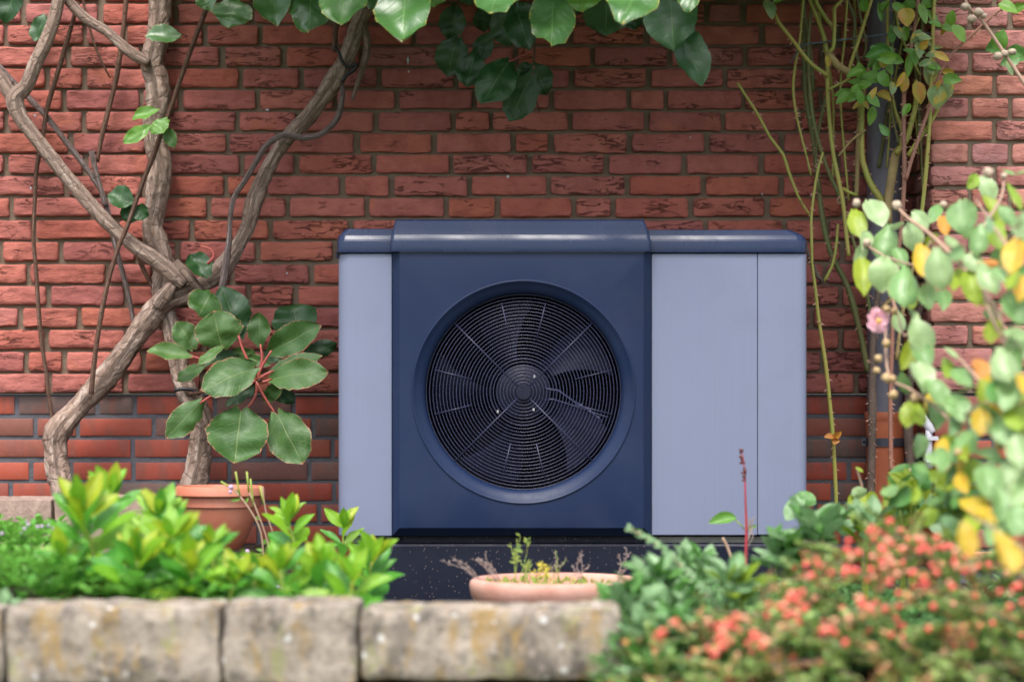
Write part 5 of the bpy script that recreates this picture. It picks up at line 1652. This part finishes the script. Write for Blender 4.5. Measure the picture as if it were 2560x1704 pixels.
stalk_plant("curled leafy plant in front of the orange drain pipe", (2270, 1400), 5.6,
            [((2275, 1165), (2225, 1205), 44, SAGED), ((2290, 1160), (2330, 1220), 48, SAGED), ((2270, 1180), (2262, 1215), 34, MALLOWG), ((2300, 1195), (2258, 1222), 36, SAGE), ((2310, 1215), (2310, 1262), 40, SAGE), ((2250, 1215), (2208, 1265), 34, MALLOWG), ((2270, 1235), (2222, 1290), 56, SAGED), ((2300, 1250), (2340, 1300), 46, MALLOWG), ((2290, 1260), (2250, 1310), 60, MALLOWG), ((2320, 1300), (2400, 1320), 60, SAGE)],
            [[(2275, 1300), (2275, 1170)]])

# dock stalk
def dock():
    d = 5.7
    t = thing("dock_stalk", "dark red dock stalk with dry seeds against the silver panel", "weed", tuple(at(1865, 1420, d)))
    V, Fc, U = tube(pts([(1864, 1430), (1865, 1380), (1866, 1320), (1863, 1230), (1861, 1170), (1853, 1122)], d), rads([5, 4.5, 3.6, 2.6, 2.2, 1.5], d), 8, .02)
    o = obj("stem", mesh("stem", V, Fc, True, U), REDST, t)
    for i in range(26):
        y = random.uniform(1122, 1205); x = 1853 + (y - 1122) / 85 * 9
        V, Fc = ball(at(x + random.uniform(-4, 4), y, d + random.uniform(-.004, .004)), random.uniform(2.4, 4.2) * d / F, 6, .4, i)
        obj("seed", mesh("seed", V, Fc), DARKSEED, t)
    V, Fc, U = tube(pts([(1862, 1322), (1850, 1310), (1838, 1298)], d), 1.8 * d / F, 6, .01)
    obj("leaf_stalk", mesh("leaf_stalk", V, Fc), STEMG, t)
    put_leaf('ovate', KIWIY, t, at(1842, 1292, d), at(1770, 1305, d - .01), 34 * d / F, .3)
    put_leaf('ovate', KIWIY, t, at(1866, 1322, d), at(1894, 1312, d), 10 * d / F, .3)
    dr = MB()
    for k in range(7):
        V, Fc, U = tube(pts([(1864 + random.uniform(-3, 5), 1330 + k * 8), (1875 + random.uniform(-4, 8), 1300 + k * 6), (1872 + random.uniform(-12, 20), 1285 + k * 4)], d), 1.2 * d / F, 5, .01); dr.add(V, Fc, U)
    obj("dry_sheath", dr.mesh("dry_sheath"), DRYW, t)
    V, Fc, U = tube(pts([(1830, 1400), (1818, 1365), (1806, 1343)], d), 4 * d / F, 6, .01)
    obj("cut_stem", mesh("cut_stem", V, Fc), MSTEM, t)
dock()

# trailing spurge stem with small round leaves
def spurge():
    d = 5.0
    t = thing("trailing_spurge", "grey green trailing spurge stem arching past the clay bowl", "plant", tuple(at(1820, 1560, 4.8)))
    pl = [(1820, 1560, 4.8), (1770, 1490, 4.85), (1720, 1430, 4.95), (1660, 1372, 5.0), (1610, 1340, 5.05), (1574, 1320, 5.05)]
    P = pts(pl, d)
    V, Fc, U = tube(P, [.003, .0028, .0026, .0022, .002, .0012], 6, .02)
    obj("stem", mesh("stem", V, Fc, True, U), MSTEM, t)
    path, _ = catmull(P, .006)
    for i, p in enumerate(path):
        if i < 2: continue
        fade = i / len(path)
        tn = (path[min(i + 1, len(path) - 1)] - path[i - 1]).normalized()
        for s_ in range(2):
            o = Matrix.Rotation(i * 2.4 + s_ * 3.14, 3, tn) @ tn.orthogonal().normalized()
            put_leaf('obov', SAGE, t, p, p + (o * .8 + tn * .7).normalized() * (.016 - .005 * fade), .009, .0)
spurge()

# ------------------------------------------------------------------ mallow shrub at the right
def build_mallow():
    t = thing("mallow_shrub", "tall mallow shrub with pale and yellow leaves at the right edge", "shrub", tuple(at(2560, 1500, 4.9)))
    Pp, Gm, Lm, Y, O = MALLOWP, MALLOW, MALLOWG, MALLOWY, MALLOWO
    # centre x, y, length, tip angle, width ratio, material, distance
    L = [
        (2143, 556, 66, -75, .75, Lm, 5.6), (2190, 535, 74, -60, .85, Pp, 5.6), (2208, 600, 80, -110, .85, Gm, 5.5), (2165, 600, 44, -100, .8, Pp, 5.5), (2285, 592, 72, -75, .85, Pp, 5.4), (2302, 550, 56, -50, .7, Pp, 5.5), (2338, 534, 50, -120, .65, Gm, 5.6),
        (2407, 545, 84, -90, .95, Gm, 5.2), (2487, 530, 90, -55, .5, Lm, 5.2), (2471, 470, 66, -60, .7, Pp, 5.4), (2432, 454, 40, -120, .8, Lm, 5.4), (2522, 428, 30, -20, .7, Gm, 5.4), (2540, 490, 76, -60, .4, Lm, 5.0),
        (2150, 640, 62, -110, .5, Pp, 5.5), (2158, 690, 86, -85, .62, Lm, 5.4), (2210, 684, 84, -95, .95, Pp, 5.3), (2268, 712, 88, -90, .9, Gm, 5.2), (2250, 645, 54, -60, .7, Gm, 5.4), (2312, 654, 90, -70, .62, Y, 5.2), (2352, 672, 104, -80, .72, Pp, 5.0), (2392, 700, 60, 250, .6, Lm, 5.1),
        (2363, 562, 44, -90, .85, O, 5.3), (2444, 598, 74, -100, .72, Gm, 5.0), (2492, 586, 66, -80, .7, Lm, 5.0), (2436, 654, 60, -30, .8, Pp, 5.0), (2478, 690, 80, -60, .75, Pp, 4.9), (2434, 716, 84, -80, .72, Lm, 5.0), (2535, 640, 88, -100, .7, Y, 4.8), (2500, 640, 54, 60, .8, Gm, 5.0), (2470, 655, 50, 0, .5, O, 4.95),
        (2318, 742, 60, -80, .8, Gm, 5.2), (2358, 750, 46, -90, .9, Gm, 5.2), (2277, 752, 44, -90, .7, Lm, 5.3), (2480, 822, 56, -100, .85, Lm, 4.9), (2538, 770, 84, -60, .8, Gm, 4.8), (2545, 842, 72, -20, .6, Pp, 4.7), (2248, 800, 50, -80, .7, Pp, 5.4), (2286, 794, 48, -60, .5, Pp, 5.2),
        (2304, 846, 96, -70, .72, Pp, 5.1), (2276, 884, 84, -120, .6, Lm, 5.15), (2305, 888, 70, -60, .8, Gm, 5.1), (2302, 942, 70, -70, 1.0, Pp, 5.0), (2342, 984, 84, -50, .8, Gm, 4.95), (2260, 956, 54, 110, .6, Gm, 5.15), (2272, 1034, 62, -100, .75, Lm, 5.1), (2300, 1036, 56, -80, .7, Lm, 5.1), (2338, 1036, 62, -70, .9, Gm, 5.0),
        (2396, 1018, 74, -60, .85, Gm, 4.9), (2366, 922, 50, -90, .75, Lm, 5.0), (2379, 884, 46, -40, .5, Pp, 5.0), (2452, 920, 46, -80, 1.0, O, 4.8), (2420, 972, 44, 20, .7, Gm, 4.9), (2492, 940, 84, -90, .95, Pp, 4.7), (2516, 906, 80, -70, .9, Pp, 4.6), (2522, 990, 80, -110, .85, Gm, 4.6), (2470, 980, 70, -60, .8, Lm, 4.7),
        (2452, 1056, 70, -90, .7, Y, 4.7), (2364, 1106, 50, 230, .6, Lm, 4.9), (2390, 1130, 60, 240, .55, Gm, 4.9), (2420, 1112, 60, -40, .9, Gm, 4.8), (2476, 1142, 76, -20, .55, Gm, 4.7), (2514, 1080, 70, -60, .9, Gm, 4.6), (2540, 1040, 70, -80, .9, Lm, 4.6), (2472, 1205, 84, -70, .85, Gm, 4.6), (2516, 1190, 84, -100, .8, Pp, 4.6), (2548, 1130, 80, -80, .8, Pp, 4.5), (2430, 1180, 60, -100, .7, Lm, 4.8), (2440, 1260, 80, -20, .7, Y, 4.6), (2500, 1260, 84, -80, .8, Gm, 4.5),
        (2420, 1352, 92, -75, .55, Y, 4.05), (2512, 1378, 108, -65, .5, Y, 4.0), (2462, 1290, 66, -30, .5, Y, 4.1), (2545, 1400, 60, -100, .5, Y, 4.05), (2545, 1300, 80, -90, .8, Gm, 4.4), (2480, 1330, 70, -110, .7, Gm, 4.5), (2550, 1230, 70, -120, .8, Pp, 4.5), (2400, 1230, 60, -60, .8, Gm, 4.8), (2555, 720, 60, -100, .8, Y, 4.7), (2560, 560, 60, -100, .8, Pp, 4.8),
        (2395, 640, 44, -20, .7, Gm, 5.1), (2425, 580, 40, 30, .7, Gm, 5.2), (2380, 600, 40, -40, .7, Pp, 5.2), (2330, 600, 44, 40, .7, Lm, 5.3), (2240, 560, 36, 20, .6, Pp, 5.5), (2520, 540, 60, -50, .6, Gm, 4.9), (2550, 430, 40, 20, .5, Gm, 5.1),
    ]
    for cx, cy, ln, ang, wr, m, d in L:
        ca, sa = math.cos(R(ang)), math.sin(R(ang))
        ln *= 0.96
        ang += random.uniform(-45, 45)
        b = at(cx - ca * ln / 2, cy + sa * ln / 2, d + .02); e = at(cx + ca * ln / 2, cy - sa * ln / 2, d - random.uniform(0, .05))
        put_leaf('mallow', m, t, b, e, ln * wr * 1.05 * d / F, random.uniform(-.4, .4), face=Vector((random.uniform(-.3, .3), -1, random.uniform(.2, .9))))
    # more leaves filling the lower right
    for k in range(150):
        cx = random.uniform(2330, 2620) if k < 95 else random.uniform(2210, 2600); cy = random.uniform(560, 1400)
        if k >= 95: cy = random.uniform(1010, 1330)
        d = random.uniform(4.6, 5.2)
        if k < 95 and cy < 1000 and cx < 2470 - 40 * math.sin(cy * .05) and random.random() < .75: continue
        ln = random.uniform(32, 60); ang = random.uniform(-150, -20)
        ca, sa = math.cos(R(ang)), math.sin(R(ang))
        b = at(cx - ca * ln / 2, cy + sa * ln / 2, d + .02); e = at(cx + ca * ln / 2, cy - sa * ln / 2, d - .03)
        put_leaf('mallow', random.choice((Gm, Gm, SAGED, Lm, Lm, Pp, SAGED, SAGE, Gm, Y, Gm, SAGED)), t, b, e, ln * .75 * d / F, random.uniform(-.5, .5), face=Vector((random.uniform(-.4, .4), -1, random.uniform(0, .9))))
    for k in range(45):
        cx = random.uniform(2380, 2640); cy = random.uniform(850, 1400); d = random.uniform(4.5, 5.0)
        if cx < 2480 - (cy - 850) * .1 and cy < 1100: continue
        ln = random.uniform(46, 80); ang = random.uniform(-150, -30)
        ca, sa = math.cos(R(ang)), math.sin(R(ang))
        b = at(cx - ca * ln / 2, cy + sa * ln / 2, d + .02); e = at(cx + ca * ln / 2, cy - sa * ln / 2, d - .03)
        put_leaf('mallow', random.choice((Gm, Gm, Gm, Lm, SAGED, Pp, Gm, Y)), t, b, e, ln * .8 * d / F, random.uniform(-.5, .5), face=Vector((random.uniform(-.3, .3), -1, random.uniform(.2, .9))))
    stems = [
        ([(2600, 1500, 4.8), (2580, 1200, 4.8), (2530, 900, 4.85), (2480, 760, 4.95), (2400, 660, 5.1), (2330, 590, 5.25), (2270, 545, 5.4), (2238, 512, 5.5)], 6.0),
        ([(2530, 900, 4.85), (2470, 770, 4.9), (2455, 700, 5.0), (2430, 620, 5.1), (2500, 500, 5.2), (2510, 440, 5.3)], 4.5),
        ([(2580, 1200, 4.8), (2520, 1050, 4.8), (2455, 960, 4.85), (2420, 920, 4.9), (2395, 890, 4.95)], 5.5),
        ([(2520, 1060, 4.8), (2400, 1060, 4.9), (2330, 1010, 5.0), (2270, 970, 5.1), (2225, 945, 5.2), (2214, 870, 5.25), (2216, 800, 5.3), (2222, 780, 5.3)], 3.6),
        ([(2210, 640, 5.4), (2180, 622, 5.45), (2160, 606, 5.5)], 4.0), ([(2330, 600, 5.25), (2290, 660, 5.3), (2210, 640, 5.4)], 4.0),
        ([(2580, 760, 4.8), (2530, 640, 4.85), (2480, 560, 5.0), (2440, 500, 5.1)], 4.5),
        ([(2300, 800, 5.2), (2262, 840, 5.2), (2240, 770, 5.3), (2200, 690, 5.4)], 3.0),
        ([(2620, 1000, 4.6), (2520, 1010, 4.6), (2440, 1010, 4.75), (2400, 1080, 4.8)], 4.0),
        ([(2600, 1400, 4.4), (2500, 1330, 4.4), (2430, 1290, 4.5)], 4.0),
    ]
    for pl, r in stems:
        V, Fc, U = tube(pts(pl, 5), [r * 5 / F] * (len(pl) - 2) + [r * .8 * 5 / F, r * .6 * 5 / F], 8, .02)
        obj("stem", mesh("stem", V, Fc, True, U), MSTEM, t)
    for i, (x, y, r, d) in enumerate(((2141, 508, 10, 5.5), (2242, 514, 12, 5.5), (2166, 608, 11, 5.5), (2360, 512, 9, 5.4), (2470, 432, 13, 5.3), (2510, 440, 8, 5.3), (2216, 858, 11, 5.25), (2196, 896, 10, 5.25), (2192, 926, 9, 5.25), (2216, 944, 12, 5.2), (2232, 946, 9, 5.2), (2234, 986, 11, 5.15), (2288, 996, 12, 5.1), (2216, 772, 9, 5.3), (2236, 778, 9, 5.3), (2500, 1110, 14, 4.7), (2395, 1130, 12, 4.8))):
        V, Fc = ball(at(x, y, d - .03), r * d / F, 10, .5, i * 2.2)
        obj("seed_pod", mesh("seed_pod", V, Fc), POD if i > 5 else PODW, t)
    # pink flower
    d = 5.28
    c = at(2192, 802, d)
    flw = obj("flower", mesh("flower", *ball(at(2197, 803, d - .02), 8 * d / F, 10, .2, 3)), STAMEN, t, label="single open pink flower")
    ax = Vector((.40, -.88, .22)).normalized()
    o1 = ax.orthogonal().normalized()
    for k in range(5):
        o = Matrix.Rotation(k * 1.2566 + .3, 3, ax) @ o1
        put_leaf('mallow', PETAL, flw, c, c + (o * .90 + ax * .42).normalized() * .030, .033, 0, name="petal", face=ax - o * .4)
build_mallow()

# ------------------------------------------------------------------ berry shrub in the right foreground
def build_berries():
    t = thing("berry_shrub", "low shrub dotted with red berries in the right foreground", "shrub", tuple(at(2350, 1850, 4.3)))
    tops = [(1560, 1660), (1640, 1600), (1760, 1540), (1860, 1490), (2000, 1420), (2100, 1340), (2200, 1305), (2320, 1320), (2420, 1380), (2700, 1430)]
    def topy(x):
        for (a, b), (c, e) in zip(tops, tops[1:]):
            if x <= c: return b + (e - b) * (x - a) / (c - a)
        return tops[-1][1]
    lf, lr, tw = MB(), MB(), MB()
    berries = []
    def addleaf(m, p, dr, up, L):
        sd = dr.cross(up).normalized()
        m.add([p, p + dr * L * .5 + sd * L * .30 + up * L * .06, p + dr * L, p + dr * L * .5 - sd * L * .30 + up * L * .06], [(0, 1, 2), (0, 2, 3)], [(.5, 0), (.1, .5), (.5, 1), (.9, .5)])
    for q in range(300):
        sx = random.uniform(1570, 2640)
        ty = topy(sx)
        f_ = random.random() ** 1.25
        sy = ty + 12 + f_ * (1790 - ty)
        d = 4.55 - 0.50 * f_ + random.uniform(-.10, .10)
        p0 = at(sx, sy, d)
        dirv = Vector((random.uniform(-1.0, .35), random.uniform(-.7, .15), random.uniform(-.15, .75))).normalized()
        Ln = random.uniform(.07, .15)
        p1 = p0 - dirv * Ln * .5; p2 = p0 + dirv * Ln * .5 + Vector((0, 0, -.012))
        V, Fc, U = tube([p1, p0 + Vector((0, 0, .008)), p2], [.0022, .0017, .0010], 5, .03); tw.add(V, Fc, U)
        n = int(Ln / .0078)
        side = dirv.cross(Vector((0, 0, 1))).normalized()
        autumn = random.random() < (.48 if f_ < .4 else .28)
        for i in range(n):
            g_ = i / n
            p = p1.lerp(p2, g_)
            for s_ in (-1, 1):
                dr = (side * s_ + dirv * .5 + Vector((random.uniform(-.4, .4), random.uniform(-.4, .4), random.uniform(-.1, .6)))).normalized()
                upv = Vector((random.uniform(-.4, .4), random.uniform(-.8, .2), 1)); upv = (upv - dr * upv.dot(dr)).normalized()
                addleaf(lr if (autumn and random.random() < .6) else lf, p, dr, upv, random.uniform(.015, .027))
        if f_ < .62 and sx > 1930:
            for i in range(random.choice((0, 0, 1, 1, 2)) if sy < 1600 else random.choice((0, 0, 0, 1))):
                berries.append(p1.lerp(p2, random.uniform(.1, 1)) + Vector((random.uniform(-.006, .006), -.008 + random.uniform(-.006, 0), .006)))
        elif random.random() < .08:
            berries.append(p0 + Vector((0, -.01, .004)))
    # denser bunches seen in the photo
    for cx, cy, n, sp in ((1900, 1600, 8, 50), (1780, 1580, 6, 40), (2080, 1560, 8, 45), (1960, 1540, 16, 42), (1985, 1500, 8, 40), (2045, 1420, 6, 35), (2160, 1510, 6, 30), (2120, 1430, 4, 25), (1860, 1555, 5, 28), (1830, 1570, 6, 30), (1800, 1625, 5, 30), (1690, 1560, 2, 16), (1650, 1580, 3, 16), (2215, 1370, 8, 40), (2330, 1370, 8, 45), (2400, 1430, 8, 45), (2240, 1420, 8, 45), (2130, 1385, 6, 40), (2540, 1480, 6, 40), (2300, 1460, 7, 50), (2190, 1310, 3, 25), (2230, 1310, 3, 20)):
        for k in range(n):
            berries.append(at(cx + random.gauss(0, sp * .5), cy + random.gauss(0, sp * .5), 4.25 - (cy - 1400) * .0012 + random.uniform(-.05, .02)))
    random.shuffle(berries)
    obj("twigs", tw.mesh("twigs"), COTOS, t, kind="stuff")
    obj("foliage", lf.mesh("foliage", False), COTO, t, kind="stuff")
    obj("autumn_foliage", lr.mesh("autumn_foliage", False), COTOR, t, kind="stuff")
    bm = [mesh("berry", *ball((0, 0, 0), 1.0, 10, .06, k)) for k in range(3)]
    for p in berries[:298]:
        r = random.uniform(.0048, .0066)
        obj("berry", random.choice(bm), BERRY if random.random() < .75 else BERRYO, t, Matrix.Translation(p) @ Matrix.Diagonal((r, r, r, 1)))
    print("BERRIES", len(berries))
build_berries()

def place_right():
    sx = random.uniform(1480, 2600)
    d = random.uniform(4.35, 5.9)
    p = at(sx, 1300, d)
    return Vector((p.x, p.y, soil_z(p.x, p.y) + random.uniform(0, 1) * .07)), None
o = cover("undergrowth", "low mixed green undergrowth filling the right bed", "undergrowth", m_leaf("undergrowth_leaf", (0.060, 0.190, 0.045), (0.130, 0.280, 0.090), rough=.4, trans=.25, island=True), 2600, place_right, 0.026)
